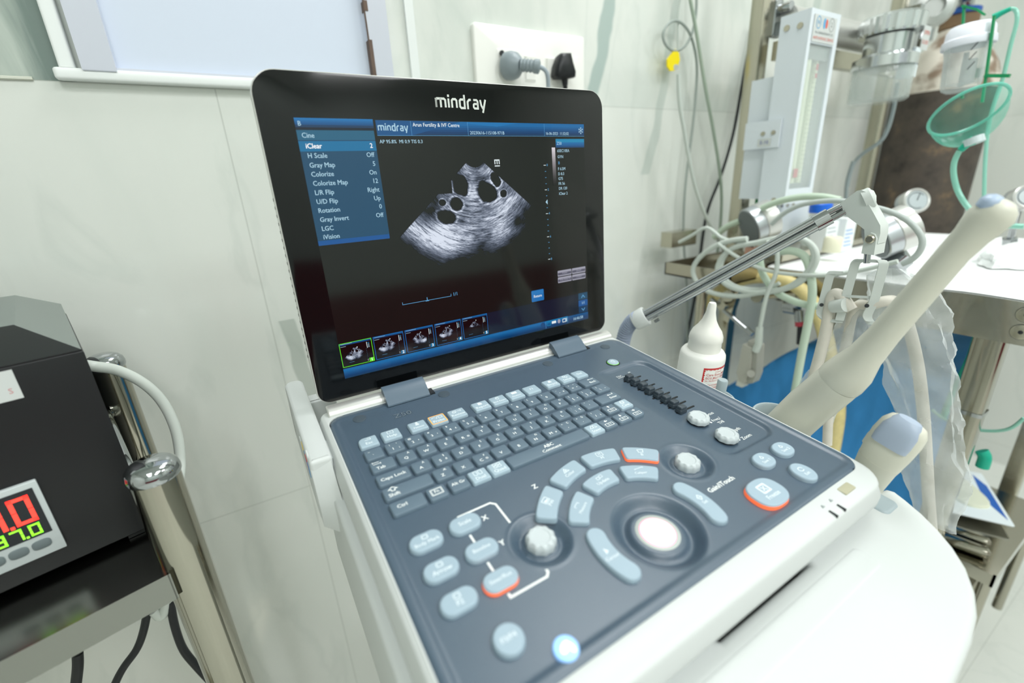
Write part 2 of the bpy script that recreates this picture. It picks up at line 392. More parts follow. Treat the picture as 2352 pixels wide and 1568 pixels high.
# dark control panel as a height field: raised border, sunken gain area, three dished wells
def sdr(x, y, x0, x1, y0, y1, r):
    dx = max(x0 + r - x, x - x1 + r, 0); dy = max(y0 + r - y, y - y1 + r, 0)
    if dx > 0 or dy > 0:
        return r - sqrt(dx * dx + dy * dy) if (dx > 0 and dy > 0) else min(x - x0, x1 - x, y - y0, y1 - y)
    return min(x - x0, x1 - x, y - y0, y1 - y)
WELL = ((130.5, 172.0, 20.5), (277.0, 173.5, 21.0))
def ph(x, y):
    d = sdr(x, y, U0, U1, V0, V1, 14)
    if d < 0: return -9.0
    h = 1.3 * ss(0, 1.6, d) - 1.3 * ss(5.0, 9.0, d) if y > 120 or x < 380 else 1.3 * ss(0, 1.6, d) - 1.3 * ss(5, 9, d)
    if y > 370: h = h * (1 - ss(372, 382, y)) + 0.6 * ss(0, 4, d) * ss(372, 382, y)
    e = sdr(x, y, 306, 383, 157, 326, 16)
    if e > 0: h -= 3.2 * ss(0, 5, e) * ss(306, 330, x)
    for (cx, cy, R) in WELL:
        r = sqrt((x - cx) ** 2 + (y - cy) ** 2)
        if r < R + 2: h -= 5.5 * ss(R + 1, R - 8, r) - 1.6 * ss(13.5, 11.5, r)
        if abs(r - R - 1) < 2.5: h += 0.35 * (1 - abs(r - R - 1) / 2.5)
    r = sqrt((x - 203.5) ** 2 + (y - 138) ** 2)
    if r < 34: h -= 8.0 * ss(32.5, 22.5, r) - 4.0 * ss(22, 17.5, r)
    return h
b = MB(); st = 1.25; nx = int((U1 - U0) / st); ny = int((V1 - V0) / st)
vs = []; fs = []
for j in range(ny + 1):
    y = V0 + (V1 - V0) * j / ny
    for i in range(nx + 1):
        x = U0 + (U1 - U0) * i / nx; vs.append((x, y, ph(x, y)))
for j in range(ny):
    for i in range(nx):
        a = j * (nx + 1) + i
        if sqrt((vs[a][0] - 203.5) ** 2 + (vs[a][1] - 138) ** 2) < 12: continue
        fs.append((a, a + 1, a + nx + 2, a + nx + 1))
b.add(vs, fs)
b.text('Z50', 101.5, 358, 0.12, 9.2, 1, off=0.05, sx=1.15); b.text('Z50', 101.5, 358, 0.2, 9.2, 2, off=0.01, sx=1.15)
for (t, x, y, s_) in (('Focus', 355.0, 210.5, 5.2), ('Freq./', 353.5, 201.5, 4.8), ('THI', 353.5, 196.0, 4.8), ('Depth', 353.5, 181.5, 5.2), ('Zoom', 353.2, 170.2, 5.2)):
    b.text(t, x, y, -2.95, s_, 3, off=0.015)
b.text('Gain/iTouch', 277, 142.2, 0.1, 6.0, 3, off=0.03)
for (t, x, y) in (('X', 107.3, 206.7), ('Y', 106.9, 182.4), ('Z', 154, 213.9)): b.text(t, x, y, 0.1, 6.0, 3, off=0.04)
b.text('TGC', 333, 309.5, -2.5, 4.0, 3); b.text('IN', 350, 311.5, -2.9, 3.2, 3); b.stroke([(329, 307), (341, 307)], .5, -2.7, 3)
for l in ([(91.9, 213), (91.9, 217), (117, 217), (120, 214), (120, 194)], [(91.8, 199), (91.8, 190.5)], [(91.7, 174.5), (91.7, 166.5)], [(91.8, 150), (91.8, 147.2), (117.5, 147.2), (119.8, 149.5), (119.8, 152)]):
    b.stroke(l, 1.5, 0.12, 3)
for (cx, cy) in ((345, 200.7), (343.4, 170.8)): b.poly(ell(cx, cy, 1.1, 1.1, 14), -2.9, 3)
for (cx, cy) in ((145, 244), (150, 236)): pass
b.build('control_panel', [M_panel, mat('black_print', '14181B', 0.5), mat('grey_letter', '6D7C86', 0.5), M_print], machine, 60)
for i in range(8):                                            # slider slots are cut as dark grooves under each slider
    y = 298.8 - 10.15 * i
    b = MB(); b.prism(rrect(329.5, 355.5, y - .9, y + .9, .9, 4), -3.4, -2.72, 0); b.build('slider_slot', mat('slot_black', '0B0D0F', 0.6) if i == 0 else bpy.data.materials['slot_black'], machine)
    dx = (0, -.5, .2, -.4, 1.2, .8, 0.2, -1.2)[i]
    b = MB(); b.prism(rrect(-4.8, 4.8, -3.7, 3.7, 1.4), 0.3, 4.0, 1.2, draft=.3); b.prism(rrect(-4.2, 4.2, -3.2, 3.2, 1.2), 3.4, 6.6, 1.3, draft=.2)
    b.build('slider', M_slider, machine, loc=(339.8 - 3 + dx, y, -2.7))
# keys
def keycap(x0, x1, y0, y1, mt, marks, rad=1.6, corner=None, name='key', z=3.0, top=None, cl=None):
    cx, cy = (x0 + x1) / 2, (y0 + y1) / 2; hx, hy = (x1 - x0) / 2, (y1 - y0) / 2
    rs = [rad] * 4
    if corner is not None: rs[corner] = 4.5
    P = rrect(-hx, hx, -hy, hy, rs, 4)
    b = MB(); b.rings([rg(inset(P, -.9), -1.6), rg(inset(P, -.75), 1.2), rg(inset(P, -.3), z - .5), rg(inset(P, 0.05), z - .12), rg(inset(P, .6), z)], 0)
    for mk in marks: mark(b, mk, z + 0.06, hx, hy)
    if top: b.stroke(inset(P, .25), .7, z + .05, 2, closed=True)
    o = b.build(name, [mt, M_print if mt is M_key else M_printl] + ([top] if top else []), machine, 40, loc=(cx, cy, 0))
    g = MB(); g.prism(inset(P, -1.3), -1, 0.12, 0); gaps.append((cx, cy, P))
    return o
gaps = []
def mark(b, mk, z, hx, hy):
    k = mk[0]
    if k == 't': b.text(mk[1], mk[2] * hx, mk[3] * hy, z, mk[4], 1, off=0.02 if mk[4] < 5 else 0.03)
    elif k == 'l': b.stroke(mk[1], mk[2], z, 1)
    elif k == 'r': b.stroke(rrect(*mk[1], .3, 2), mk[2], z, 1, closed=True)
    elif k == 'p': b.poly(mk[1], z, 1)
ROW = {1: (305.3, 318), 2: (288.7, 301.2), 3: (271.3, 283.4), 4: (254.7, 266.7), 5: (238.1, 250.3)}
P_ = 17.3
def leg(main, up='', right='', rt=''):
    m_ = []
    if main: m_.append(('t', main, -.12 if not right else -.28, -.38, 4.3 if len(main) == 1 else 3.4))
    if up: m_.append(('t', up, -.5, .5, 3.0))
    if right: m_.append(('t', right, .48, -.36, 3.2))
    if rt: m_.append(('t', rt, .38, .5, 3.0))
    return m_
row1 = [('`', '~', '', ''), ('1', '!', '¡', '¹'), ('2', '@', '²', ''), ('3', '#', '³', ''), ('4', '$', '£', ''), ('5', '%', '€', ''), ('6', '^', '', ''), ('7', '&', '', ''), ('8', '*', '', ''), ('9', '(', '', ''), ('0', ')', '', ''), ('-', '_', '¥', ''), ('=', '+', '×', '÷')]
for i, k in enumerate(row1): keycap(54.3 + P_ * i, 68 + P_ * i, *ROW[1], M_key, leg(*k))
keycap(280.6, 300, *ROW[1], M_key, [('t', 'Back', .3, -.4, 4.2), ('l', [(1, 3), (8, 3)], .6), ('p', [(0, 3), (2, 1.9), (2, 4.1)])])
keycap(54.2, 72.3, *ROW[2], M_key, [('t', 'Tab', -.25, -.5, 4.6), ('l', [(-7, 4.6), (-2, 4.6)], .5), ('l', [(-7, 2.4), (-1, 2.4)], .5), ('l', [(-7, 3.6), (-7, 5.6)], .5), ('l', [(-1, 1.4), (-1, 3.4)], .5)])
for i, k in enumerate([('Q', '', '', 'Ä'), ('W', '', '', 'Å'), ('E', '', '', 'É'), ('R', '', '®', ''), ('T', '', '', 'Þ'), ('Y', '', '', 'Ü'), ('U', '', '', 'Ú'), ('I', '', '', 'Í'), ('O', '', '', 'Ó'), ('P', '', '', 'Ö'), ('[', '{', '«', ''), (']', '}', '»', '')]):
    keycap(75.9 + P_ * i, 89.5 + P_ * i, *ROW[2], M_key, leg(*k))
keycap(283.8, 300, *ROW[2], M_key, leg('\\', '|', '¬'))
keycap(54, 78.5, *ROW[3], M_key, [('t', 'Caps Lock', -.02, -.05, 4.6)])
for i, k in enumerate([('A', '', '', 'Á'), ('S', '', 'ß', '§'), ('D', '', '', 'Ð'), ('F', '', '', 'Š'), ('G', '', '', 'Ž'), ('H', '', '', 'Œ'), ('J', '', '', 'Ÿ'), ('K', '', '', 'Ş'), ('L', '', '', 'Ø'), (';', ':', '¶', '°'), ("'", '"', '', '´')]):
    keycap(81.9 + P_ * i, 95.5 + P_ * i, *ROW[3], M_key, leg(*k))
keycap(272.4, 298, *ROW[3], M_key, [('t', 'Enter', .45, -.35, 4.2), ('l', [(9, 5), (9, 2.8), (3.5, 2.8)], .6), ('p', [(1.6, 2.8), (3.8, 1.6), (3.8, 4)])])
keycap(53.8, 89.8, *ROW[4], M_key, [('t', 'Shift', -.62, -.45, 4.8), ('l', [(-12, 1.2), (-12, 3), (-14, 3), (-10.7, 5.6), (-7.4, 3), (-9.4, 3), (-9.4, 1.2), (-12, 1.2)], .7)])
for i, k in enumerate([('Z', '', '', 'Æ'), ('X', '', '', ''), ('C', '', '©', '¢'), ('V', '', '', ''), ('B', '', '', ''), ('N', '', '', 'Ñ'), ('M', '', 'µ', ''), (',', '<', '', 'Ç'), ('.', '>', '', 'Ğ'), ('/', '?', '¿', '')]):
    keycap(93 + P_ * i, 106.6 + P_ * i, *ROW[4], M_key, leg(*k))
def arrow(d):
    v = {'u': (0, 1), 'd': (0, -1), 'l': (-1, 0), 'r': (1, 0)}[d]; cx, cy = 0, 3.2
    return [('l', [(cx - v[0] * 1.7, cy - v[1] * 1.6), (cx + v[0] * .5, cy + v[1] * .5)], .9), ('p', [(cx + v[0] * 2, cy + v[1] * 1.9), (cx - v[1] * 1.6, cy + v[0] * 1.6), (cx + v[1] * 1.6, cy - v[0] * 1.6)][::(1 if d in 'ud' else 1)]),
            ('r', (-4.2, 4.2, -4.2, -.4), .5), ('t', 'O I', 0, -.37, 2.9)]
keycap(266.8, 280.3, *ROW[4], M_key, arrow('u'))
keycap(54, 78, *ROW[5], M_key, [('t', 'Ctrl', -.35, .1, 4.6)])
keycap(81.2, 94.6, *ROW[5], M_key, [('t', 'Fn', 0, .12, 4.0), ('r', (-4.4, 4.4, -2.6, 3.6), .5), ('r', (-3.6, 3.6, -1.9, 2.9), .3)])
keycap(98.3, 112.4, *ROW[5], M_key, [('t', 'Alt Gr', 0, .1, 4.2)])
keycap(149.8, 228.6, *ROW[5], M_key, [('t', 'ABC', .02, .3, 5.0), ('t', 'Comment', .02, -.5, 4.6)])
keycap(248.3, 262, *ROW[5], M_key, arrow('l')); keycap(265.6, 280, *ROW[5], M_key, arrow('d')); keycap(283, 297.2, *ROW[5], M_key, arrow('r'), corner=1)
R0 = (323.8, 336.5)
def ic(kind):
    if kind == 'Esc': return [('l', [(-2.5, 2), (2.5, 2), (2.5, 4.2), (-.5, 4.2)], .6)]
    if kind == 'Help': return [('r', (-2.6, 2.6, 1, 4.6), .5), ('t', '?', 0, .45, 3.2)]
    if kind == 'Patient': return [('p', ell(0, 4.2, 1.2, 1.2, 12)), ('p', [(-1.7, .6), (1.7, .6), (1.5, 2.8), (-1.5, 2.8)])]
    if kind == 'Probe': return [('l', ell(-3, 2.2, 2, 1.6, 10)[0:6], .5), ('l', [(-1, .6), (1, 4.6)], .5), ('r', (1.6, 5, 1.2, 4), .5)]
    if kind == 'Review': return [('r', (-4, -1, .8, 3.2), .5), ('r', (-3, 0, 1.8, 4.2), .4), ('l', [(1, 2.6), (4, 2.6)], .6), ('l', [(4.4, 1.4), (4.4, 3.8)], .6)]
    if kind == 'Report': return [('p', [(-2, .8), (2, .8), (2, 3.4), (.8, 4.8), (-2, 4.8)])]
    if kind == 'End Exam': return [('l', ell(0, 2.8, 1.9, 1.9, 12), .6), ('l', [(-1, 2.8), (2, 4.6)], .6)]
    if kind == 'iStation': return [('p', [(-3, 1), (3, 1), (3, 4.6), (-3, 4.6)])]
    if kind == 'Biopsy': return [('p', [(-2.2, .8), (2.2, .8), (1.2, 4.4), (-1.2, 4.4)])]
    if kind == 'Setup': return [('l', ell(-1, 3.4, 1.3, 1.3, 10) + [(.3, 3.4)], .7), ('l', ell(1.4, 2, 1.5, 1.5, 10) + [(2.9, 2)], .7)]
    if kind == 'Dual': return [('r', (-3.4, -.6, .4, 4.8), .5), ('r', (.6, 3.4, .4, 4.8), .5)]
    if kind == 'Quad': return [('r', (-3.2, -.5, .2, 2.2), .5), ('r', (.5, 3.2, .2, 2.2), .5), ('r', (-3.2, -.5, 3, 5), .5), ('r', (.5, 3.2, 3, 5), .5)]
    if kind == 'Steer': return [('l', [(-1, 4.6), (-3.6, .8), (.6, .8), (-1, 4.6)], .5), ('l', [(1, 4.6), (3.6, .8), (-.6, .8), (1, 4.6)], .5)]
    if kind == 'Cine': return [('r', (-2.2, 1.4, .2, 3.2), .6), ('r', (-1.2, 2.4, 1.6, 4.8), .5)]
    return []
orange = mat('orange_lit_border', 'E8A33C', 0.5, emit=0.8, ecol='F0A030')
for (t, x, wd) in (('Esc', 54.3, 14.6), ('Help', 74, 14.8), ('Patient', 98.5, 15), ('Probe', 117.8, 15), ('Review', 137.4, 15.2), ('Report', 162.4, 15.6), ('End Exam', 182, 15.6), ('iStation', 201.6, 15.6), ('F1', 221.6, 15.2), ('Biopsy', 246, 15.4), ('Setup', 266, 15.4), ('Del', 285, 14.6)):
    mk = ic(t) + [('t', t, 0, -.42 if ic(t) else 0, 4.6 if len(t) < 7 else 3.5)]
    o = keycap(x, x + wd, *R0, M_keyl, mk, rad=1.0, corner={'Esc': 3, 'Del': 2}.get(t), top=orange if t == 'Probe' else None)
    o['label'] = 'pale blue %s key%s' % (t.lower(), ' with lit orange border' if t == 'Probe' else '')
for (t, x, r_) in (('Dual', 115.6, 5), ('Quad', 132.7, 5), ('Steer', 232, 5), ('Cine', 283.6, 4)):
    o = keycap(x, x + 14.2, *ROW[r_], M_keyl, ic(t) + [('t', t, 0, -.5, 4.6)], rad=1.0); o['label'] = 'pale blue %s key' % t.lower()
gapm = mat('key_gap', '0E1316', 0.7)
# round screw covers
for (cx, cy) in ((64.8, 372), (149.7, 371.8), (280, 371.7), (368.5, 372)):
    b = MB(); b.prism(ell(0, 0, 6.0, 6.0, 28), -.6, .35, .3); b.build('screw_cover', mat('cover_slate', '46535D', 0.55) if cx < 65 else bpy.data.materials['cover_slate'], machine, loc=(cx, cy, .15))
# power button
b = MB(); b.lathe([(8.0, -1), (8.0, .5), (7.2, .9), (6.9, .3), (6.9, -1)], 28, 0); b.build('power_button_ring', M_dark, machine, loc=(346.5, 334.5, 0))
b = MB(); b.lathe([(6.6, -1), (6.6, 1.2), (6.0, 1.7), (0, 1.9)], 28, 0); b.lathe([(6.75, 0), (6.75, .9), (6.5, 1.0)], 28, 1); b.text('ʘ', 0, 0, 2.0, 5, 2)
b.stroke([(cos(t * .3 + .6) * 2.6 * 1, sin(t * .3 + .6) * 2.6) for t in range(17)], .6, 1.95, 2); b.build('power_button', [M_keyl, mat('green_glow', '7CD63C', 0.5, emit=1.2), M_printl], machine, loc=(346.5, 334.5, 0))
# pale buttons
def button(P, z, texts, cx, cy, glow=False, label=None, nm='button', txr=0.0):
    b = MB()
    b.rings([rg(inset(P, -.9), -1.2), rg(inset(P, -.7), 1.4), rg(inset(P, -.5), z - 1.2)], 2 if glow else 0, cap0=False, cap1=False)
    b.rings([rg(inset(P, -.5), z - 1.2), rg(inset(P, -.15), z - .5), rg(inset(P, .25), z - .1), rg(inset(P, .7), z)], 0, cap0=False, cap1=False); b.poly(inset(P, .7), z)
    T = Matrix.Rotation(txr, 4, 'Z')
    for t in texts:
        if t[0] == 't': b.text(t[1], t[2], t[3], z + .12, t[4], 1, M=T, off=0.02)
        elif t[0] == 'r': b.stroke(rrect(*t[1], .3, 2), t[2], z + .12, 1, M=T, closed=True)
        elif t[0] == 'l': b.stroke(t[1], t[2], z + .12, 1, M=T)
        elif t[0] == 'p': b.poly(t[1], z + .12, 1, M=T)
    o = b.build(nm, [M_keyb, M_printl, M_glow], machine, 45, loc=(cx, cy, 0))
    if label: o['label'] = label
    return o
M_keyb = mat('soft_blue_button', '9FB3C0', 0.45)
M_glow = mat('orange_backlit_skirt', 'F07A50', 0.5, emit=0.7, ecol='FF6A38')
def pill(hw, hh): return rrect(-hw, hw, -hh, hh, hh - .3, 8)
icon = [('r', (-1.8, 1.8, 1.2, 4), .6)]
for (t, x, y, g, I) in (('Body Mark', 64.7, 207.6, 0, 1), ('Scale', 92.5, 207.6, 0, 0), ('Baseline', 92.2, 183.2, 0, 0), ('Steer/Rot', 91.8, 158.7, 1, 0), ('Arrow', 64.6, 183.4, 0, 1), ('F2', 64.9, 159.4, 0, 1)):
    button(pill(10.6, 6.5), 3.4, [('t', t, 0, -2.0 if I else 0, 3.8 if len(t) > 6 else 4.6)] + (icon if I else []), x, y, bool(g), ('pale blue oval button with lit orange skirt' if g else None))
button(ell(0, 0, 8.0, 8.3, 32), 3.6, [('t', 'F3/F4', 0, 0, 4.2)], 77.8, 126.5, label='pale blue round button')
# round light sticker
b = MB(); b.lathe([(6.9, -.5), (6.9, 1.6), (6.3, 2.2), (0, 2.4)], 28, 0); b.poly(ell(-.5, .2, 3.6, 2.2, 18, .6), 2.5, 1); b.poly(ell(2.3, -1.2, 1.6, 3.2, 18, .2), 2.52, 1)
b.build('blue_lit_button', [mat('blue_glow_button', '8CBCF2', 0.3, emit=0.45, ecol='9CC8FF'), mat('white_glow', 'F4F8FF', 0.3, emit=0.6)], machine, loc=(100.8, 107.6, 0))
TB = Vector((203.0, 138.0))
def arcb(r0, r1, a0, a1, t, I, glow=False, label=None):
    a0, a1 = radians(a0), radians(a1); am = (a0 + a1) / 2; n = 9; raw = []
    for i in range(n + 1): a = a1 + (a0 - a1) * i / n; raw.append((r0 * cos(a), r0 * sin(a)))
    P0 = [(r1 * cos(a0 + (a1 - a0) * i / n), r1 * sin(a0 + (a1 - a0) * i / n)) for i in range(n + 1)]
    raw = P0 + raw
    # round the corners
    res = []; N = len(raw)
    for i, p in enumerate(raw):
        if i in (0, n, n + 1, N - 1):
            a = Vector(raw[i - 1]); c = Vector(raw[(i + 1) % N]); q = Vector(p); da = (a - q); dc = (c - q); 
            ra = min(2.6, da.length * .8); rc = min(2.6, dc.length * .8); s0 = q + da.normalized() * ra; s1 = q + dc.normalized() * rc
            for k in range(5):
                u = k / 4; res.append(tuple(s0 * (1 - u) ** 2 + q * 2 * u * (1 - u) + s1 * u * u))
        else: res.append(p)
    cx, cy = (r0 + r1) / 2 * cos(am), (r0 + r1) / 2 * sin(am)
    P = [(x - cx, y - cy) for (x, y) in res]
    rot = am - pi / 2
    button(P, 3.4, [('t', t, 0, -2.3 if I else 0, 4.0 if len(t) < 7 else 3.4)] + (I or []), TB.x + cx, TB.y + cy, glow, label, txr=rot * .75)
arcb(68.5, 82.5, 42, 63, 'B', [('l', [(-2.4, 4), (2.4, 4), (1.8, .6), (-1.8, .6), (-2.4, 4)], .6)], True, 'pale blue B mode button with lit orange skirt')
arcb(68.5, 82.5, 67.5, 90, 'M', [('r', (-2.8, 2.8, .2, 4.4), .5), ('t', 'M', 0, 2.3, 3)])
arcb(68.5, 82.5, 94.5, 117, 'Color', [('l', [(0, 4.6), (-2.6, .8), (2.6, .8), (0, 4.6)], .6), ('p', [(0, 3.4), (-1, 1.4), (1, 1.4)])])
arcb(68.5, 82.5, 121.5, 144, 'PW', [('r', (-2.8, 2.8, .2, 4.4), .6), ('p', [(-2, 1), (2, 1), (2, 2), (-2, 3)])])
arcb(46.5, 60, 42.5, 72, 'Caliper', [('l', [(-3, 2), (3, 4)], .5), ('t', '+', -3.4, 1.6, 3), ('t', '+', 3.4, 3.6, 3)])
arcb(46.5, 60, 79.5, 109, 'Update', [('r', (-2.4, .2, .8, 3.2), .5), ('r', (1, 3.6, 1.6, 4), .4)])
arcb(46.5, 60, 116.5, 146, 'Measure', [('l', [(-2.6, 3.2), (2.6, 3.2), (2.6, 1.4)], .5), ('l', [(-2.6, 3.2), (-2.6, 1.4)], .5)])
def banana(side, t, I):
    r, hw, am = 44.5, 6.2, (0 if side > 0 else pi); P = []; n = 10; sp = radians(20)
    for i in range(n + 1): a = am - sp + 2 * sp * i / n; P.append(((r + hw) * cos(a), (r + hw) * sin(a)))
    for i in range(1, 8): u = pi * i / 8; a = am + sp; P.append((r * cos(a) + hw * cos(a + u), r * sin(a) + hw * sin(a + u)))
    for i in range(n + 1): a = am + sp - 2 * sp * i / n; P.append(((r - hw) * cos(a), (r - hw) * sin(a)))
    for i in range(1, 8): u = pi * i / 8; a = am - sp; P.append((r * cos(a) + hw * cos(a + pi + u), r * sin(a) + hw * sin(a + pi + u)))
    cx, cy = r * cos(am), 0
    P = [(x - cx, y - cy) for (x, y) in P]
    button(P, 3.4, [('t', t, 0, -3, 3.6)] + I, TB.x + cx, TB.y, False)
banana(1, 'Set', [('l', [(-2, 2), (0, 4.4), (2, 2), (0, -.4), (-2, 2)], .7), ('l', [(-.7, 2), (.7, 2)], .7)]); banana(-1, 'Cursor', [('p', [(-1.6, .2), (1.2, 2), (-1.2, 5)])])
button(ell(0, 0, 9.2, 7.6, 32, 0, 2.3), 3.6, [('t', 'Save 2', 0, -2.4, 3.6), ('l', [(-1.6, 1.6), (0, 4), (1.6, 1.6), (0, .8), (-1.6, 1.6)], .6)], 355.6, 140.2)
button(ell(0, 0, 9.2, 7.6, 32, 0, 2.3), 3.6, [('t', 'Save 1', 0, -2.4, 3.6), ('l', [(-1.6, 1.6), (0, 4), (1.6, 1.6), (0, .8), (-1.6, 1.6)], .6)], 328.2, 140.2)
button(ell(0, 0, 8.2, 9.6, 32, 0, 2.1), 3.6, [('t', 'Exit', 0, -3.0, 3.6), ('l', ell(0, 2.2, 2.4, 2, 12), .6)], 341.3, 115.8)
button(ell(0, 0, 15.0, 12.4, 40, 0, 2.5), 4.2, [('t', 'Freeze', 0, -4.6, 5.2), ('r', (-4, 4, -.4, 6.4), 1.4), ('l', [(-2, 1), (2, 5)], .8), ('l', [(2, 1), (-2, 5)], .8)], 295.2, 117.6, True, 'large pale blue freeze button with lit orange skirt')
# knobs
def knob(cx, cy, zb, zt, R, label=None):
    n = 60; b = MB()
    def ring(r, z, f=1.0): return [((r - f * .55 * (.5 - .5 * cos(10 * 2 * pi * j / n))) * cos(2 * pi * j / n), (r - f * .55 * (.5 - .5 * cos(10 * 2 * pi * j / n))) * sin(2 * pi * j / n), z) for j in range(n)]
    b.rings([ring(R, 0), ring(R + .1, (zt - zb) * .5), ring(R - .2, zt - zb - 1.6, 1.6), ring(R - 1.1, zt - zb - .4, 2.2), ring(R - 2.0, zt - zb, .6), ring(R - 4.2, zt - zb - .1, 0), ring(R - 4.6, zt - zb - .5, 0), ring(.5, zt - zb - .55, 0)])
    b.lathe([(R - 1.5, -2), (R - .8, -1.2), (R - .8, 0)], 32, 1)
    o = b.build('knob', [M_knob, M_dark], machine, 32, loc=(cx, cy, zb)); return o
knob(335.5, 208.0, -1.2, 4.2, 10.2); knob(334.5, 177.5, -1.2, 4.2, 10.2)
knob(277, 173, -4.0, 2.6, 10.2); knob(130.3, 172, -5.0, 2.6, 10.4)
# trackball
b = MB(); b.lathe([(15.6, -7), (15.6, -4.4), (15.0, -3.9), (12.6, -3.7), (12.3, -5.5)], 48); b.build('trackball_ring', mat('pale_ring', 'B6BDB8', 0.4), machine, loc=(TB.x + .5, 138, 0))
b = MB(); R = 16.0; prof = []
for i in range(14): t = radians(48) * (1 - i / 13); prof.append((R * sin(t), R * cos(t) - 14.4))
b.lathe(prof, 48); b.build('trackball', mat('rosy_lit_ball', 'F6EEF0', 0.12, emit=0.75, ecol='FFE3E8'), machine, loc=(TB.x + .5, 138, 0))
b = MB(); b.lathe([(12.45, -3.9), (11.6, -3.4)], 48); b.build('trackball_glow_rim', mat('pink_glow', 'FF9FB4', 0.4, emit=0.9), machine, loc=(TB.x + .5, 138, 0))
# hinge bar and caps
b = MB()
Mh = Matrix.Translation((0, 397, -3.5)) @ Matrix.Rotation(pi / 2, 4, 'Y')
b.lathe([(9.2, 41.0), (10, 42), (10, 395), (9.2, 396)], 28, 0, Mh)
b.build('hinge_bar', M_silver, machine)
for (x0, x1) in ((93.5, 136.5), (299, 342)):
    b = MB(); prof = [(375.8, .9), (376.2, 2.2), (381, 6.2), (386.5, 9.8), (391, 12.3), (396, 13.0), (396, 5), (386, 2), (380, .2)]
    b.rings([[(x0, y, z) for (y, z) in prof], [(x1, y, z) for (y, z) in prof]]); b.build('hinge_cap', mat('hinge_slate', '5A6B7A', 0.35) if x0 < 100 else bpy.data.materials['hinge_slate'], machine, 25)
    b = MB(); b.box(x1, x1 + 6, 377, 388, -1, 1.5); b.build('hinge_notch', M_dark, machine)
# lid: frame at the display's top left corner
r1 = Vector((1, 0, 0)); r2 = Vector((0, .0448, .999)); rn = r1.cross(r2)
LW = Matrix(((r1.x, r2.x, rn.x, 63.426 * S), (r1.y, r2.y, rn.y, 436.92 * S), (r1.z, r2.z, rn.z, (57.593 + CZ) * S), (0, 0, 0, 1)))
LM = MX.inverted() @ LW
lidP = rrect(-27.2, 333.2, -249, 35.2, [12, 13, 19, 20], 9)
b = MB()
b.rings([rg(inset(lidP, 8), -17), rg(inset(lidP, 3), -16), rg(inset(lidP, .8), -13), rg(lidP, -9), rg(lidP, -2.0), rg(inset(lidP, .25), -0.9), rg(inset(lidP, .9), -0.6)], 0, cap1=False)
b.rings([rg(inset(lidP, .9), -0.65), rg(inset(lidP, 1.0), -.12), rg(inset(lidP, 1.6), 0)], 1, cap0=False)
lid = b.build('lid', [M_silver, M_black], machine, 40, mx=LM)
for i in range(22):
    b = MB(); yy = -62 - i * 6.6; b.box(-27.45, -26.9, yy - 1.2, yy + 1.2, -7.4, -4.6); b.build('vent_hole', M_dark, lid)
b = MB(); b.prism(rrect(330, 338.6, -92, -42, [4, 6, 1, 1]), -22, -17, .8); b.build('rear_catch', mat('pale_blue_catch', 'B9C8D4', .4), lid)
# maker's lettering drawn with strokes
def letters(b, x0, y0, h, z, mi):
    wd = h * .26; g = h
    def arch(x, w_, yb=0): return [(x, y0 + yb), (x, y0 + g * .84), (x + g * .16, y0 + g), (x + w_ - g * .16, y0 + g), (x + w_, y0 + g * .84), (x + w_, y0)]
    x = x0
    b.stroke(arch(x, g * 1.28), wd, z, mi); b.stroke([(x + g * .64, y0), (x + g * .64, y0 + g)], wd, z, mi); b.stroke([(x - wd * .0, y0), (x, y0 + g * 1.05)], wd, z, mi); x += g * 1.28 + g * .46
    b.stroke([(x, y0), (x, y0 + g * 1.05)], wd, z, mi); b.stroke([(x, y0 + g * 1.22), (x, y0 + g * 1.5)], wd, z, mi); x += g * .46
    b.stroke(arch(x, g * .66), wd, z, mi); x += g * .66 + g * .46
    b.stroke([(x + g * .68, y0 + g * 1.55), (x + g * .68, y0 + g * .0), (x + g * .16, y0), (x, y0 + g * .16), (x, y0 + g * .84), (x + g * .16, y0 + g), (x + g * .68, y0 + g)], wd, z, mi); x += g * .68 + g * .46
    b.stroke([(x, y0 - g * .12), (x, y0 + g * .75), (x + g * .24, y0 + g), (x + g * .5, y0 + g)], wd, z, mi); x += g * .86
    b.stroke([(x, y0 + g), (x + g * .48, y0 + g), (x + g * .62, y0 + g * .84), (x + g * .62, y0), (x + g * .12, y0), (x, y0 + g * .14), (x, y0 + g * .42), (x + g * .12, y0 + g * .54), (x + g * .62, y0 + g * .54)], wd * .95, z, mi); x += g * .62 + g * .4
    b.stroke([(x, y0 + g * 1.05), (x + g * .12, y0 + g * .4), (x + g * .34, y0)], wd, z, mi); b.stroke([(x + g * .78, y0 + g * 1.1), (x + g * .3, y0 - g * .5)], wd, z, mi)
b = MB(); letters(b, 0, 0, 7.4, 0, 0); x1 = max(p.x for p in b.v); kx = 53.5 / x1
b.v = [Vector((p.x * kx, p.y, p.z)) for p in b.v]
lo = b.build('lettering', mat('silver_lettering', 'D5DAD3', 0.5), lid); lo.location = (126.3 * S, 11.6 * S, 0.12 * S)
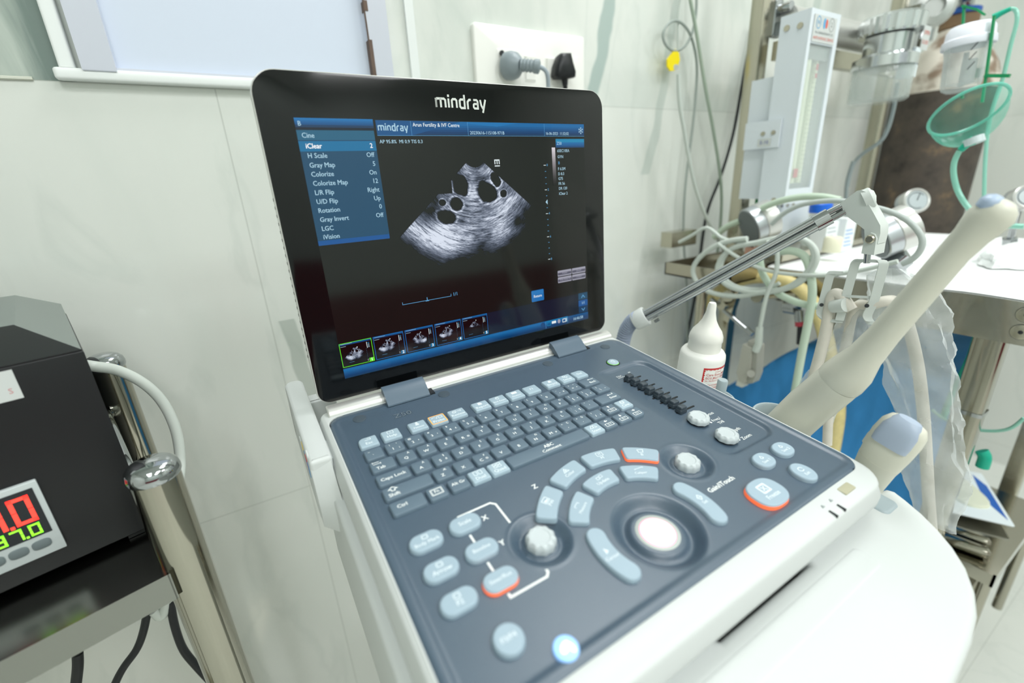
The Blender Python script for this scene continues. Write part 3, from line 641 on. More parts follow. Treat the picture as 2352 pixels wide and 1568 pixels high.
# display: everything shown on it is one lit surface; coordinates in mm from the top left corner of the picture
UI = {k: emat('screen_' + k, c, s_) for k, c, s_ in (('ground', '191B19', 0.55), ('white', 'E9F4F6', 1.0), ('pale', 'AFD4E6', 1.0), ('blue_hi', '1C70AE', 1), ('blue_dk', '12395E', 1), ('teal', '22607F', 1), ('menu', '1B4A69', 1), ('row', '12709F', 1), ('menu_foot', '0F5396', 1), ('cyan', '1686B2', 1), ('navy', '16233A', .6), ('frame_blue', '1566AC', 1), ('green', '63E52A', 1), ('grey', 'A6A6B6', .9), ('grey_dk', '5A5A6C', .9), ('button_blue', '1D6FB4', 1), ('soft', '5FA4D4', 1), ('wine', '1B090D', .35), ('bright', 'FFFFFF', 1.1), ('wedge', '2E80C4', .9))}
UK = list(UI); ui = lambda k: UK.index(k)
D = MB()
def rect(x0, x1, y0, y1, k, z=.15): D.poly([(x0, -y1), (x1, -y1), (x1, -y0), (x0, -y0)], z, ui(k))
def grad(x0, x1, y0, y1, ks, z=.15):
    n = len(ks)
    for i, k in enumerate(ks): rect(x0, x1, y0 + (y1 - y0) * i / n, y0 + (y1 - y0) * (i + 1) / n, k, z)
def tx(t, x, y, s_, k='pale', al='LEFT', z=.35, off=0.012, sx=.94): D.text(t, x, -y, z, s_, ui(k), align=al, off=off, sx=sx)
for i in range(7):
    k = 'bl%d' % i; f_ = (1 - i / 6); c0 = (0.02 + 0.10 * f_ * .6, 0.18 + .27 * f_, 0.36 + .34 * f_); UI[k] = emat('screen_blue_step_%d' % i, c0, 1.0)
UK = list(UI)
BL = ['bl%d' % i for i in range(7)]
rect(0, 304.1, 0, 228.5, 'ground', .05)
grad(0, 64.2, 0, 5.2, BL[:4]); grad(0, 64.2, 5.2, 9, ['blue_dk', 'navy']); tx('B', 2.0, 4.4, 5.2)
rect(0, 63.8, 9.2, 101.5, 'menu'); rect(0, 63.8, 9.2, 17, 'teal', .17); rect(0, 63.8, 17, 17.5, 'blue_dk', .2); rect(0, 63.8, 17.6, 25.6, 'row', .2); rect(0, 63.6, 98.6, 102.6, 'menu_foot', .2)
for i, (a_, c_) in enumerate((('Cine', ''), ('iClear', '2'), ('H Scale', 'Off'), ('Gray Map', '5'), ('Colorize', 'On'), ('Colorize Map', '12'), ('L/R Flip', 'Right'), ('U/D Flip', 'Up'), ('Rotation', '0'), ('Gray Invert', 'Off'), ('LGC', ''), ('iVision', ''))):
    y = (13.4, 21.6, 29.1, 36.6, 43.8, 51.1, 58.6, 66.0, 73.4, 81.0, 88.6, 95.8)[i]; k = 'bright' if i == 1 else 'pale'
    tx(a_, 3.4 if i == 0 else 4.9, y, 5.6, k, off=.025 if i == 1 else .016)
    if c_: tx(c_, 60.8, y, 5.6, k, 'RIGHT')
grad(66.4, 304.1, .6, 13.2, ['bl1', 'bl1', 'bl2', 'bl3', 'bl4', 'bl5', 'blue_dk'])
D.poly([(66.4, -.6), (150, -.6), (98.6, -13), (66.4, -13)][::-1], .16, ui('bl3')); D.poly([(156.8, -.8), (215, -.8), (190, -4.5), (156.8, -2.2)][::-1], .17, ui('bl0'))
for x in (98.6, 156.8, 248.8): rect(x - .15, x + .15, .8, 13, 'soft', .2)
rect(66.4, 304.1, 13.0, 13.3, 'soft', .2)
lb = MB(); letters(lb, 0, 0, 3.9, .3, 0); x1 = max(p.x for p in lb.v)
D.add([(68.2 + p.x * 27.6 / x1, p.y - 9.0, .3) for p in lb.v], lb.f, ui('pale'), sm=False)
tx('Arun Fertility & IVF Centre', 100.4, 4.0, 4.6, 'white', sx=.93); tx('20230616-115108-971B', 158.6, 10.5, 4.3, 'pale', sx=.95); tx('16-06-2023  11:32:02', 250.0, 10.6, 4.1, 'pale', sx=.9)
for i in range(6):
    a = pi / 6 + i * pi / 3; p0 = Vector((299.3, -7.3)); e = p0 + Vector((cos(a), sin(a))) * 3.6; D.stroke([p0, e], .45, .3, ui('pale'))
    for s_ in (-1, 1):
        q = p0 + Vector((cos(a), sin(a))) * 2.2; D.stroke([q, q + Vector((cos(a + s_ * .8), sin(a + s_ * .8))) * 1.3], .4, .3, ui('pale'))
tx('AP 95.8%  MI 0.9 TIS 0.3', 67.4, 18.3, 4.3, 'pale', sx=.95)
grad(263.4, 303.9, 15.9, 24.8, ['cyan', 'cyan', 'bl1', 'bl2', 'bl4']); tx('Z50', 264.6, 20.6, 4.4)
for (t, y) in (('65EC10EA', 28.2), ('GYN', 34.4), ('B', 40.8), ('F 6.5M', 47.1), ('D 8.3', 52.4), ('G75', 57.5), ('FR 56', 62.8), ('DR 120', 68.0), ('iClear 2', 73.6)): tx(t, 264.9 if t != 'B' else 265.6, y, 4.3, 'soft' if t == 'B' else 'pale', sx=.9)
for i in range(24):
    k = 'gs%d' % i; g_ = 0.86 * (1 - i / 24) ** .9; UI[k] = emat('screen_grey_step_%d' % i, (g_, g_ * .97, g_ * 1.0), 1.0); UK = list(UI); rect(257.6 , 262.2, 24.6 + i * 40 / 24, 24.6 + (i + 1) * 40 / 24, k, .2)
for i in range(17):
    y = 42.6 + i * 6.43; big = i % 4 == 0; rect(245.6 if big else 246.9, 248.6, y - .3, y + .3, 'white' if big else 'soft', .2)
    if big: tx(str(i // 2), 249.4, y, 3.6, 'soft')
D.poly([(245.8, -81.4), (248.6, -78.6), (248.6, -84.2)], .2, ui('pale'))
D.stroke([(184.3, -40), (184.3, -36), (189.4, -36), (189.4, -40)], 1.1, .25, ui('white')); D.stroke([(186.9, -36), (186.9, -40)], 1.0, .25, ui('white')); rect(183.8, 190, 41.2, 42.2, 'white', .25)
D.stroke([(66.5, -165.2), (66.5, -167.6), (119, -167.6), (119, -165.2)], .5, .2, ui('soft')); D.stroke([(92.5, -167.4), (92.5, -164.4)], .8, .25, ui('soft')); rect(90.6, 94.4, 167.4, 168.4, 'soft', .25)
tx('1/1', 121, 166.3, 5, 'soft')
def rb(x0, x1, y0, y1, r, k, z): D.poly(rrect(x0, x1, -y1, -y0, r, 4), z, ui(k))
rb(219.2, 236.8, 178.8, 192.2, 1.2, 'button_blue', .2); rb(219.8, 236.2, 179.4, 184, .8, 'wedge', .22); tx('Return', 228, 186, 4.6, 'white', 'CENTER', sx=.9, off=.02)
for (x0, x1) in ((258.4, 279.2), (280.2, 301.2)):
    for (y0, y1) in ((160.9, 167.8), (168.8, 175.6)):
        rb(x0, x1, y0, y1, .9, 'grey', .2); rb(x0 + .4, x1 - .4, y0 + 2.6, y1 - 1.4, .5, 'grey_dk', .22)
for (t, x, y) in (('Power', 269, 164.4), ('iZoom', 290.6, 164.4), ('Free Xros M', 269, 172.2), ('iTouch', 290.6, 172.2)): tx(t, x, y, 3.2, 'grey', 'CENTER', z=.36)
rect(159.5, 288.4, 193.6, 218.6, 'navy', .12)
rect(288.8, 303.4, 193.4, 201.6, 'menu', .18); rect(288.8, 303.4, 202.4, 210.2, 'menu_foot', .18); rect(288.8, 303.4, 210.4, 218.4, 'blue_dk', .18)
D.stroke([(293.6, -199.6), (296.2, -196.4), (298.8, -199.6)], .9, .25, ui('soft')); tx('1/1', 296.2, 206.3, 4.6, 'pale', 'CENTER'); D.stroke([(293.6, -213), (296.2, -216), (298.8, -213)], .9, .25, ui('soft'))
grad(0, 270.9, 218.7, 228.5, ['bl1', 'bl1', 'bl2', 'bl3', 'bl4', 'bl5', 'blue_dk']); grad(270.9, 303.9, 219.2, 228.5, ['bl3', 'bl4', 'bl5', 'blue_dk']); tx('16:46:58', 287.2, 224.4, 5.0, 'pale', 'CENTER')
D.poly(ell(233, -222.4, 3, 3, 18), .2, ui('bl4')); rect(237.3, 237.7, 219.5, 228, 'soft', .2); rect(270.7, 271.1, 219.5, 228, 'cyan', .2); rect(238.6, 270.6, 219.2, 220, 'cyan', .21)
D.stroke(rrect(239.6, 244.6, -225, -221, .3, 2), .6, .25, ui('cyan'), closed=True); rb(246.4, 252.8, 220.8, 223.8, .4, 'white', .25); D.poly(ell(257.3, -222.6, 2.2, 2.6, 14), .25, ui('grey')); D.stroke(rrect(263, 267.6, -225, -221.2, .3, 2), .8, .25, ui('white'), closed=True); rect(268.4, 269.8, 220.6, 225.4, 'pale', .25)
# scan pictures: a fan of echoes with dark follicles, worked out vertex by vertex
def sm_noise(x, y, s=0): return noise.noise((x, y, s * 7.3))
def echo(px, py, var=0):
    dx, dy = px - 161.2, py - 29.7; r = sqrt(dx * dx + dy * dy); th = atan2(dx, dy)
    a = th * 180 / pi
    if abs(a) > 50.5 or r < 12.9: return 0
    s1 = sm_noise(th * r * .07 + 3 * sm_noise(px * .03, py * .03, 8), r * .55, 1); s2 = sm_noise(th * r * .16, r * 1.25, 2); s3 = sm_noise(th * r * .4, r * 2.2, 3); lf = sm_noise(px * .045, py * .045, 4); l2 = sm_noise(px * .11, py * .11, 6)
    st_ = .5 + .55 * s1 + .55 * s2 + .45 * s3
    g = .30 + .26 * lf + .16 * l2
    g += .30 * math.exp(-((r - 19) / 4.5) ** 2) - .10 * math.exp(-((r - 26) / 5) ** 2)
    def G(cx, cy, ax, ay, k, rot=0.0):
        c_, s_ = cos(rot), sin(rot); u = (px - cx) * c_ + (py - cy) * s_; v = -(px - cx) * s_ + (py - cy) * c_; return k * math.exp(-(u / ax) ** 2 - (v / ay) ** 2)
    g += G(100, 106, 40, 13, .48, .52) + G(124, 104, 18, 9, .30, -.3) + G(155, 62, 5, 16, .35) + G(190, 86, 30, 9, .28, -.55) + G(194, 104, 22, 12, .16, -.5) + G(150, 84, 12, 8, .12) + G(166, 80, 10, 6, .12)
    g += G(170, 100, 45, 24, .20) + G(150, 112, 30, 12, .12)
    g += G(160, 106, 9, 18, -.20) + G(216, 93, 14, 9, -.30, .8) + G(207, 100, 7, 6, -.40) + G(112, 76, 10, 14, -.16, .7)
    g *= .55 + .95 * st_
    def fol(cx, cy, ax, ay, rot=0):
        c_, s_ = cos(rot), sin(rot); u = ((px - cx) * c_ + (py - cy) * s_) / ax; v = (-(px - cx) * s_ + (py - cy) * c_) / ay
        return sqrt(u * u + v * v) + .16 * sm_noise(px * .2, py * .2, cx) + .05 * sm_noise(px * .8, py * .8, cx)
    wall = 0; dark = 1
    for (f_, wk) in (((142.5, 58.5, 9.0, 11.0, -.35), .28), ((172.3, 67.0, 13.2, 10.2, .5), .30), ((183.6, 54.8, 5.4, 8.4, -.55), .40), ((191.6, 69.3, 4.4, 4.0, 0), .26), ((121.4, 74.0, 3.8, 3.4, 0), .30), ((136.2, 76.4, 7.6, 6.4, .5), .36), ((124.0, 88.0, 10.2, 7.2, .25), .30)):
        d = fol(*f_); dark *= .04 + .96 * ss(.84, 1.04, d); wall += wk * math.exp(-((d - 1.14) / .11) ** 2) * (.7 + .8 * s2 + .4 * s3)
    g = g * dark + max(0, wall) * dark
    if a < 0 and py < 66 and px < 133.0 + .5 * l2: g = 0                   # shadow cutting into the left edge
    if 133 <= px < 134.8 and 54 < py < 66: g += .26
    R_ = 118 - 13 * ss(-27, -12, a) - 5 * ss(5, 25, a) - 6 * ss(30, 46, a)
    g *= ss(50.5, 50.0, abs(a)) * (1 - ss(R_ - 20, R_ + 4, r + 5 * s1 + 4 * l2))
    if a > 40: g *= 1 - .6 * ss(78, 90, r)
    return max(0.0, min(1.0, (g - .05) * 1.12))
def echo_v(px, py, v):
    if v == 0: return echo(px, py)
    g = echo(px + v * 3, py) if v % 2 else echo(322.4 - px, py - 2)
    g *= 1 - .9 * math.exp(-((px - 161 - 10 * sin(v * 2.1)) ** 2 + (py - 82 - 6 * cos(v)) ** 2) / (120 + 60 * v)); 
    if v == 4: g *= ss(96, 84, py)
    return g
VC = []                                                       # (mesh verts, faces, colours)
def fan(nx_, ny_, fx, var, gain=1.0, x0=70, x1=228, y0=36, y1=147):
    vs = []; fs = []; cs = []
    for j in range(ny_ + 1):
        for i in range(nx_ + 1):
            px = x0 + (x1 - x0) * i / nx_; py = y0 + (y1 - y0) * j / ny_; g = echo_v(px, py, var) * gain
            q = fx(px, py); vs.append((q[0], -q[1], .3)); cs.append((g ** 1.9 * .74, g ** 1.8 * .80, g ** 1.6 * .92))
    for j in range(ny_):
        for i in range(nx_):
            a = j * (nx_ + 1) + i; ids = (a, a + nx_ + 1, a + nx_ + 2, a + 1)
            if max(cs[k][1] for k in ids) > .012: fs.append(ids)
    VC.append((vs, fs, cs))
fan(440, 270, lambda x, y: (x, y), 0, x1=252)
TH = [(.2, 30.7), (32.2, 62.6), (64.3, 94.6), (96.6, 126.7), (128.3, 159)]
for i, (xa, xb) in enumerate(TH):
    k = 'green' if i == 0 else 'frame_blue'
    rect(xa, xb, 193.8, 217.2, 'wine', .12); grad(xa, xb, 193.8, 196, ['bl1', 'bl4'], .16)
    D.stroke(rrect(xa + .3, xb - .3, -217.1, -194, .3, 2), .55, .24, ui(k), closed=True)
    sc_ = 30.4 / 304.1
    rect(xa + 25.2, xa + 25.7, 197, 203, 'white', .2); rect(xa + 26.2, xa + 28, 197.6, 198.2, 'cyan', .2)
    for q in range(5): rect(xa + 26.4, xa + 27.8, 199 + q * .8, 199.3 + q * .8, 'pale', .2)
    for q in range(6): rect(xa + 24.2, xa + 24.5, 203.6 + q * 1.7, 203.9 + q * 1.7, 'soft', .2)
    rect(xa + 1, xa + 6, 197.0, 197.3, 'pale', .2); rect(xa + 6.5, xa + 11.5, 213.4, 213.6, 'soft', .2); rect(xa + 1.4, xa + 12, 194.6, 194.9, 'pale', .2)
    rb(xb - 4.9, xb - .2, 213.4, 217.2, .4, 'green' if i == 0 else 'row', .3); tx(str(i + 1), xb - 2.5, 215.3, 4.2, 'bright', 'CENTER', off=.03); rect(xb - 6.6, xb - 5.6, 214.2, 214.5, 'white', .3); rect(xb - 6.6, xb - 5.6, 215.4, 215.7, 'white', .3)
    cx_, cy_ = (xa + 13.5, 206.5) if i == 0 else (xa + 13.8, 205.5)
    kk = (.118, .118, .112, .112, .10)[i]
    fan(90, 64, (lambda cx_, cy_, kk: lambda x, y: (cx_ + (x - 158) * kk * 1.02, cy_ - .4 + (y - 86) * kk * 1.12))(cx_, cy_, kk), i, .95)
    D.poly(ell(cx_ + 2.6, -(cy_ - 6.6), .5, .5, 10), .33, ui('white'))
M_echo = bpy.data.materials.new('screen_echo'); M_echo.use_nodes = True; nt = M_echo.node_tree; bs = nt.nodes['Principled BSDF']
bs.inputs['Base Color'].default_value = (0, 0, 0, 1); bs.inputs['Roughness'].default_value = .09; bs.inputs['Specular IOR Level'].default_value = .55
at_ = nt.nodes.new('ShaderNodeAttribute'); at_.attribute_name = 'echo'; nt.links.new(at_.outputs['Color'], bs.inputs['Emission Color']); bs.inputs['Emission Strength'].default_value = 1.0
disp = D.build('display', [UI[k] for k in UK], lid); disp.location = (0, 0, 0); disp['label'] = 'lit screen with blue menus and grey scan picture'
for i, (vs, fs, cs) in enumerate(VC):
    e = MB(); e.add(vs, fs, 0, sm=False); o = e.build('scan_picture' if i == 0 else 'scan_thumbnail', M_echo, lid)
    ca = o.data.color_attributes.new('echo', 'FLOAT_COLOR', 'POINT')
    fl = []
    for c in cs: fl += [c[0], c[1], c[2], 1.0]
    ca.data.foreach_set('color', fl)
# ---------------------------------------------------------------- helpers for the other things (world mm, camera height = 0)
def tl(name, label, cat, loc, group=None): return thing(name, label, cat, loc=loc, group=group)
def part(par, name, mb, mats, sharp=38, label=None):
    c = Vector((0, 0, 0))
    for p in mb.v: c += p
    c /= len(mb.v)
    mb.v = [p - c for p in mb.v]
    o = mb.build(name, mats, None, sharp, loc=c, world=True)
    o.parent = par; 
    pl = par.matrix_world.translation if par.parent is None and par.type == 'EMPTY' else None
    base = Vector(par.location) if par.parent is None else Vector(par.parent.location) + Vector(par.location)
    o.location = Vector(o.location) - base
    if label: o['label'] = label
    return o
def solo(name, mb, mats, label, cat, group=None, sharp=38):
    c = Vector((0, 0, 0))
    for p in mb.v: c += p
    c /= len(mb.v); zmin = min(p.z for p in mb.v); c.z = zmin
    mb.v = [p - c for p in mb.v]
    return tag(mb.build(name, mats, None, sharp, loc=c, world=True), label, cat, group)
def frame(o, ang): return Matrix.Translation(Vector(o)) @ Matrix.Rotation(ang, 4, 'Z')
MW = Matrix.Translation(PN * -241.6) @ Matrix.Rotation(A6, 4, 'X')      # machine frame -> world in mm
# ---------------------------------------------------------------- cart carrying the scanner
cart = tl('ultrasound_cart', 'white plastic scanner cart with wide curved palm rest and left side bracket', 'medical cart', MW @ Vector((217, 240, -900)))
half = [(217, -7), (291, -5), (332, -1.5), (356, 2.5), (376, 9), (395, 19), (410, 31), (421, 43), (430, 56), (437, 70), (441, 80), (438, 86), (430, 88)]
Wp = half + [(309, 88), (304, 86), (300, 80), (200, 80), (194, 86), (188, 88)] + [(434 - x, y) for (x, y) in half[::-1][:-1]]
b = MB(); b.prism(Wp, -72, -35.5, 6, 0, MW, segs=5, bot=True)
part(cart, 'palm_rest', b, M_white, 50)
b = MB(); gp = rrect(60, 344, 53, 69, 4); b.rings([rg(inset(gp, -1.6), -35.8), rg(inset(gp, -.4), -35.3), rg(inset(gp, .8), -35.1), rg(inset(gp, 2.6), -35.3)], 0, MW, cap0=False)
part(cart, 'pen_groove', b, M_white, 60)
b = MB(); b.prism(rrect(24, 409, 93, 396, 18), -150, -24.8, 4, 0, MW); b.prism(rrect(60, 380, 60, 380, 30), -165, -150, 0, 0, MW); part(cart, 'cart_body', b, M_white)
b = MB(); b.prism(rrect(46, 388, 84, 92.5, 3), -68, -25.4, 0, 0, MW); part(cart, 'dock_gap_shade', b, mat('dock_shade_grey', '8E9392', 0.6))  # strip filling the gap under the housing, its shade put into the grey
b = MB(); b.tube([MW @ Vector((217, 250, -140)), MW @ Vector((217, 255, -820))], 45, 20); part(cart, 'column', b, M_white)
b = MB(); b.prism(rrect(20, 414, 60, 440, 60), -885, -830, 20, 0, MW); part(cart, 'base', b, M_white)
b = MB()
b.prism(rrect(13.5, 31.5, 330, 482, [3, 3, 8, 8]), -60, 0, 3.5, 0, MW)
sec = lambda x: [(x, 300, -60), (x, 296, -42), (x, 301, -26), (x, 330, -4), (x, 342, -.5), (x, 350, -.5), (x, 350, -60)]
b.rings([[(x, p[1] + (20 * min(1, -p[2] / 26) if (x < 20 and p[1] < 335) else 0), p[2]) for p in sec(x)] for x in (14, 30)], 0, MW)
b.prism(rrect(13.5, 60, 464, 482, [2, 2, 8, 8]), -60, -22, 3, 0, MW)
part(cart, 'side_bracket', b, M_white, 30)
b = MB(); b.box(31.6, 37.8, 345, 462, -58, -50, 0, MW); part(cart, 'bracket_floor', b, M_silver)
st_ = [mat('sticker_' + k, c, 0.4) for k, c in (('yellow', 'E2C13B'), ('red', 'D8482F'), ('blue', '3E8FC8'), ('white', 'EEF2F2'))]
b = MB()
for i, (v, m_) in enumerate(((372, 0), (362, 2), (352, 1), (344, 2), (381, 3))): b.box(13.1, 13.5, v - 4, v + 4, -22, -8 - (i % 2) * 3, m_, MW)
part(cart, 'sticker', b, st_)
b = MB(); b.box(31.2, 33.3, 338, 366, -24, -8, 3, MW)
for j in range(3): b.add(*(lambda t: ([(33.4, 341 + p.x * 4.2 + 11, -12 - 4.5 * j + p.y * 4.2) for p in t[0]], t[1]))(text_mesh(('QUALITY', 'CALIBRATED', '10006')[j], 'CENTER', 0)), 2, MW, sm=False)
part(cart, 'service_sticker', b, st_)
# probe cups on the right side
def cup(par, x, y, R, nm='probe_cup', z0=-62, z1=-9, m=None, gap=None):
    b = MB(); M = MW @ Matrix.Translation((x, y, 0)); n = 40
    b.lathe([(R - 6, z0), (R - 1, z0 + 4), (R, z0 + 14), (R, z1 - 2), (R - 1.2, z1), (R - 2.8, z1), (R - 4, z1 - 2), (R - 5, z0 + 16), (R - 7, z0 + 6)], n, 0, M)
    return part(par, nm, b, m or M_holder)
cup(cart, 434, 185, 24, z1=-16); cup(cart, 427, 116, 22, z0=-84, z1=-37)
cup(cart, 440, 262, 27, 'gel_cup', -75, -38)
b = MB(); b.prism(rrect(400, 424, 70, 300, 6), -60, -34, 3, 0, MW); part(cart, 'cup_rail', b, M_holder)
b = MB(); b.lathe([(3, -20), (5.5, -18), (5.5, -3), (4.6, -1.4), (0, -1.2)], 16, 0, MW @ Matrix.Translation((424, 244, 0))); part(cart, 'rail_peg', b, M_holder)
# ---------------------------------------------------------------- probes
def body_from_px(path, X, name_mats=None):
    return None
def loft(secs, mi=0, b=None, n=28, wdir=None):               # secs: (point, half width, half thickness, p); width axis fixed
    b = b or MB(); R = []; P = [Vector(s_[0]) for s_ in secs]
    for i, s_ in enumerate(secs):
        d = (P[min(i + 1, len(P) - 1)] - P[max(i - 1, 0)]).normalized(); w_ = Vector(wdir); w_ = (w_ - d * w_.dot(d)).normalized(); t_ = d.cross(w_)
        p = s_[3] if len(s_) > 3 else 2
        R.append([P[i] + w_ * q[0] + t_ * q[1] for q in ell(0, 0, s_[1], s_[2], n, 0, p)])
    b.rings(R, mi); return b
def px(u, v, X): return pt(u, v, X=X)
wnd = tl('endocavity_probe', 'long cream wand probe leaning in cup at right of the keyboard', 'ultrasound probe', px(1800, 985, 438))
side = Vector((0.3, 0.75, 0.6))
wd = Vector((0.25, .62, .74))
def perp(a, c, X):                                           # unit vector across the wand inside the plane X=const
    d = (px(*c, X) - px(*a, X)).normalized(); return Vector((1, 0, 0)).cross(d).normalized()
wd = perp((1880, 920), (2230, 540), 432)
part(wnd, 'handle', loft([(px(1745, 1040, 436), 19, 17), (px(1775, 1010, 436), 20, 18), (px(1860, 930, 436), 19.5, 18), (px(1915, 885, 436), 18.6, 17.5), (px(1926, 876, 436), 18.2, 17)], wdir=wd, b=MB()), M_cream)
secs = [(px(1926, 876, 436), 18.4, 17), (px(1935, 868, 436), 18.8, 17.4), (px(1955, 850, 436), 17.6, 16), (px(1985, 818, 435), 13.2, 12.5), (px(2030, 768, 434), 11.0, 10.6), (px(2110, 676, 433), 10.2, 10), (px(2190, 583, 432), 9.6, 9.5), (px(2232, 540, 432), 10.4, 10.2), (px(2250, 522, 432), 11.6, 10.8), (px(2268, 503, 432), 12.3, 11.2), (px(2290, 487, 431), 11.8, 11), (px(2306, 474, 431), 9.2, 9.2), (px(2318, 464, 431), 4.5, 5.0)]
part(wnd, 'shaft', loft(secs, wdir=wd), M_cream)
b = loft([(px(2283, 487, 431), 6.2, 8), (px(2297, 474, 431), 6.8, 9.0), (px(2308, 465, 431), 5.4, 7.6), (px(2315, 459, 431), 2.6, 3.6)], wdir=wd); b.v = [p - wd * 4.5 + Vector((-1.2, 0, 0.6)) for p in b.v]
part(wnd, 'lens', b, mat('blue_lens', 'A9BAD0', 0.35), 75)
cv = tl('convex_probe', 'short cream curved-array probe with blue-grey lens in front right cup', 'ultrasound probe', px(1990, 1110, 430))
wd2 = perp((1995, 1090), (2080, 985), 428); X2 = 428
b = loft([(px(1965, 1150, X2), 12, 10), (px(1985, 1110, X2), 13.2, 11), (px(2012, 1068, X2), 14.6, 11.6, 2.4), (px(2022, 1054, X2), 15.6, 12, 2.4)], wdir=wd2); part(cv, 'handle', b, M_cream)
b = loft([(px(2022, 1054, X2), 15.4, 11.8, 2.4), (px(2040, 1030, X2), 16.6, 11.8, 2.6), (px(2060, 1004, X2), 17, 11, 3), (px(2076, 984, X2), 16, 9.6, 3), (px(2086, 972, X2), 13, 7, 3), (px(2091, 966, X2), 9, 4)], wdir=wd2); part(cv, 'nose', b, M_cream)
b = loft([(px(2051, 1016, X2), 13.2, 11.9, 5), (px(2060, 1004, X2), 13.6, 11.5, 5), (px(2076, 984, X2), 13.2, 10.1, 4), (px(2087, 971, X2), 10.6, 7.4, 3), (px(2092.5, 964.5, X2), 8, 4)], wdir=wd2); b.v = [p + Vector((-1.0, 0, .4)) for p in b.v]
part(cv, 'lens', b, mat('grey_lens', 'A9B6C8', 0.35))
b = loft([(px(1990, 1015, X2), 3, 4), (px(2002, 998, X2), 3, 5), (px(2010, 985, X2), 2, 3)], wdir=wd2); part(cv, 'orientation_ridge', b, M_cream)
# ---------------------------------------------------------------- gel bottle
gb = tl('gel_bottle', 'white squeeze bottle of jelly with red printed label and pointed nozzle', 'bottle', pt(1590, 930, X=445))
p0 = pt(1592, 925, X=446); p1 = pt(1638, 690, X=446); ax = (p1 - p0); Lh = ax.length; MBt = axis_mx(p0, ax)
def hh(u, v): return (pt(u, v, X=446) - p0).dot(ax.normalized())
h1 = hh(1614, 800); h2 = hh(1617, 775); RB = 25.5
b = MB(); b.lathe([(RB - 3, -40), (RB, -36), (RB, h1 - 8), (RB - .6, h1 - 4), (RB - 2.8, h1 - .8), (RB - 6.5, h1 + .6), (18.2, h1 + 1)], 48, 0, MBt); part(gb, 'bottle_body', b, mat('milky_bottle', 'F1F1EB', 0.35, sub=.1))
Ln = Lh - h1
b = MB(); b.lathe([(18.4, h1 - 1), (18.4, h1 + 5), (18.0, h1 + 11), (18.8, h1 + 13), (18.4, h1 + 18), (16.0, h1 + 24), (11.5, h1 + 30), (7.8, h1 + 37), (5.4, h1 + 46), (4.6, h1 + Ln - 5), (3.6, h1 + Ln - 2.5), (0, h1 + Ln - 1.6)], 36, 0, MBt); part(gb, 'nozzle_cap', b, mat('translucent_cap', 'EDECE4', 0.3, sub=.15))
# label wrapped on the bottle: lab(x,y) -> on cylinder
q = MBt.to_quaternion().inverted() @ (Vector((0, 0, 0)) - p0); a0 = atan2(q.y, q.x) + radians(14)
def wrap(b, z_off, fn):
    t = MB(); fn(t); o = len(b.v)
    for p in t.v: a = a0 + p.x / RB; b.v.append(MBt @ Vector(((RB + z_off) * cos(a), (RB + z_off) * sin(a), p.y)))
    for f, m_ in zip(t.f, t.m): b.f.append([o + i for i in f]); b.m.append(m_); b.sm.append(False)
lt = h1 - 13
def labf(t):
    W2 = 34
    for i in range(24): t.poly([(-2 + i * 1.6, lt + .2), (-2 + (i + 1) * 1.6, lt + .2), (-2 + (i + 1) * 1.6, lt - 1.6), (-2 + (i + .5) * 1.6, lt - (3.2 if i % 3 else 2.2)), (-2 + i * 1.6, lt - 1.6)][::-1], 0, 0)
    for i in range(16): t.poly([(-2, lt - i * 2.6), (-2, lt - (i + 1) * 2.6), (-.6, lt - (i + 1) * 2.6), (.1 + .7 * (i % 2), lt - (i + .5) * 2.6), (-.6, lt - i * 2.6)], 0, 0)
    for (s_, y, z_) in (('Care Ecco Jelly', 8.5, 4.4), ('ECG JELLY 250ml', 12.8, 3.8), ('IN  PRODUCTION FOR', 16.4, 2.6), ('NON STAINING', 22, 3.1), ('STABILISHED FOR', 25.4, 3.1), ('FOR BETTER CONT', 28.8, 3.1), ('COLOURLESS', 32.2, 3.1), ('DETERGENT', 35.6, 3.1)):
        t.text(s_, 1.8, lt - y, 0, z_, 0, align='LEFT', off=.015 if z_ > 3.5 else 0)
    t.text('Cremed', 12, lt - 5, 0, 2.8, 0, align='LEFT')
b = MB(); wrap(b, .12, labf); part(gb, 'label', b, mat('red_print', 'C8302F', 0.5))
# ---------------------------------------------------------------- cable hanger arm
XA = 452.0
def xa(u): return 452.0 + max(0.0, min(1.2, (u - 1465) / 460.0)) * 126.0      # the arm leans away to the right
def pa_(u, v, dx=0.0): return pt(u, v, X=xa(u) + dx)
arm = tl('cable_hanger_arm', 'chrome and light grey cable hanger arm rising from a ribbed flexible sleeve', 'cable hanger', pa_(1432, 830))
b = MB(); pa = [pa_(*q) for q in [(1430, 850), (1430, 815), (1430, 785), (1438, 757), (1452, 737), (1468, 727)]]; rr_ = []; pth = []
for i in range(len(pa) - 1):
    for k in range(10): pth.append(pa[i].lerp(pa[i + 1], k / 10)); rr_.append(9.2 if (k % 2) else 10.6)
pth = [sum((pth[max(0, min(len(pth) - 1, i + j))] for j in (-3, -2, -1, 0, 1, 2, 3)), Vector((0, 0, 0))) / 7 for i in range(len(pth))]
b.tube(pth, rr_, 16, smooth=1); part(arm, 'ribbed_sleeve', b, mat('sleeve_blue_grey', '8C97AB', 0.5), 20)
d1 = (pa_(1925, 486) - pa_(1487, 722))
b = MB(); M_ = axis_mx(pa_(1457, 739), d1); b.lathe([(12.2, 0), (13, 1), (13.6, 17), (13.2, 18.5), (11.0, 19), (10, 16)], 28, 0, M_); part(arm, 'sleeve_collar', b, M_white)
vr = ray(1700, 600).normalized(); up = d1.normalized().cross(vr).normalized()
if up.z < 0: up = -up
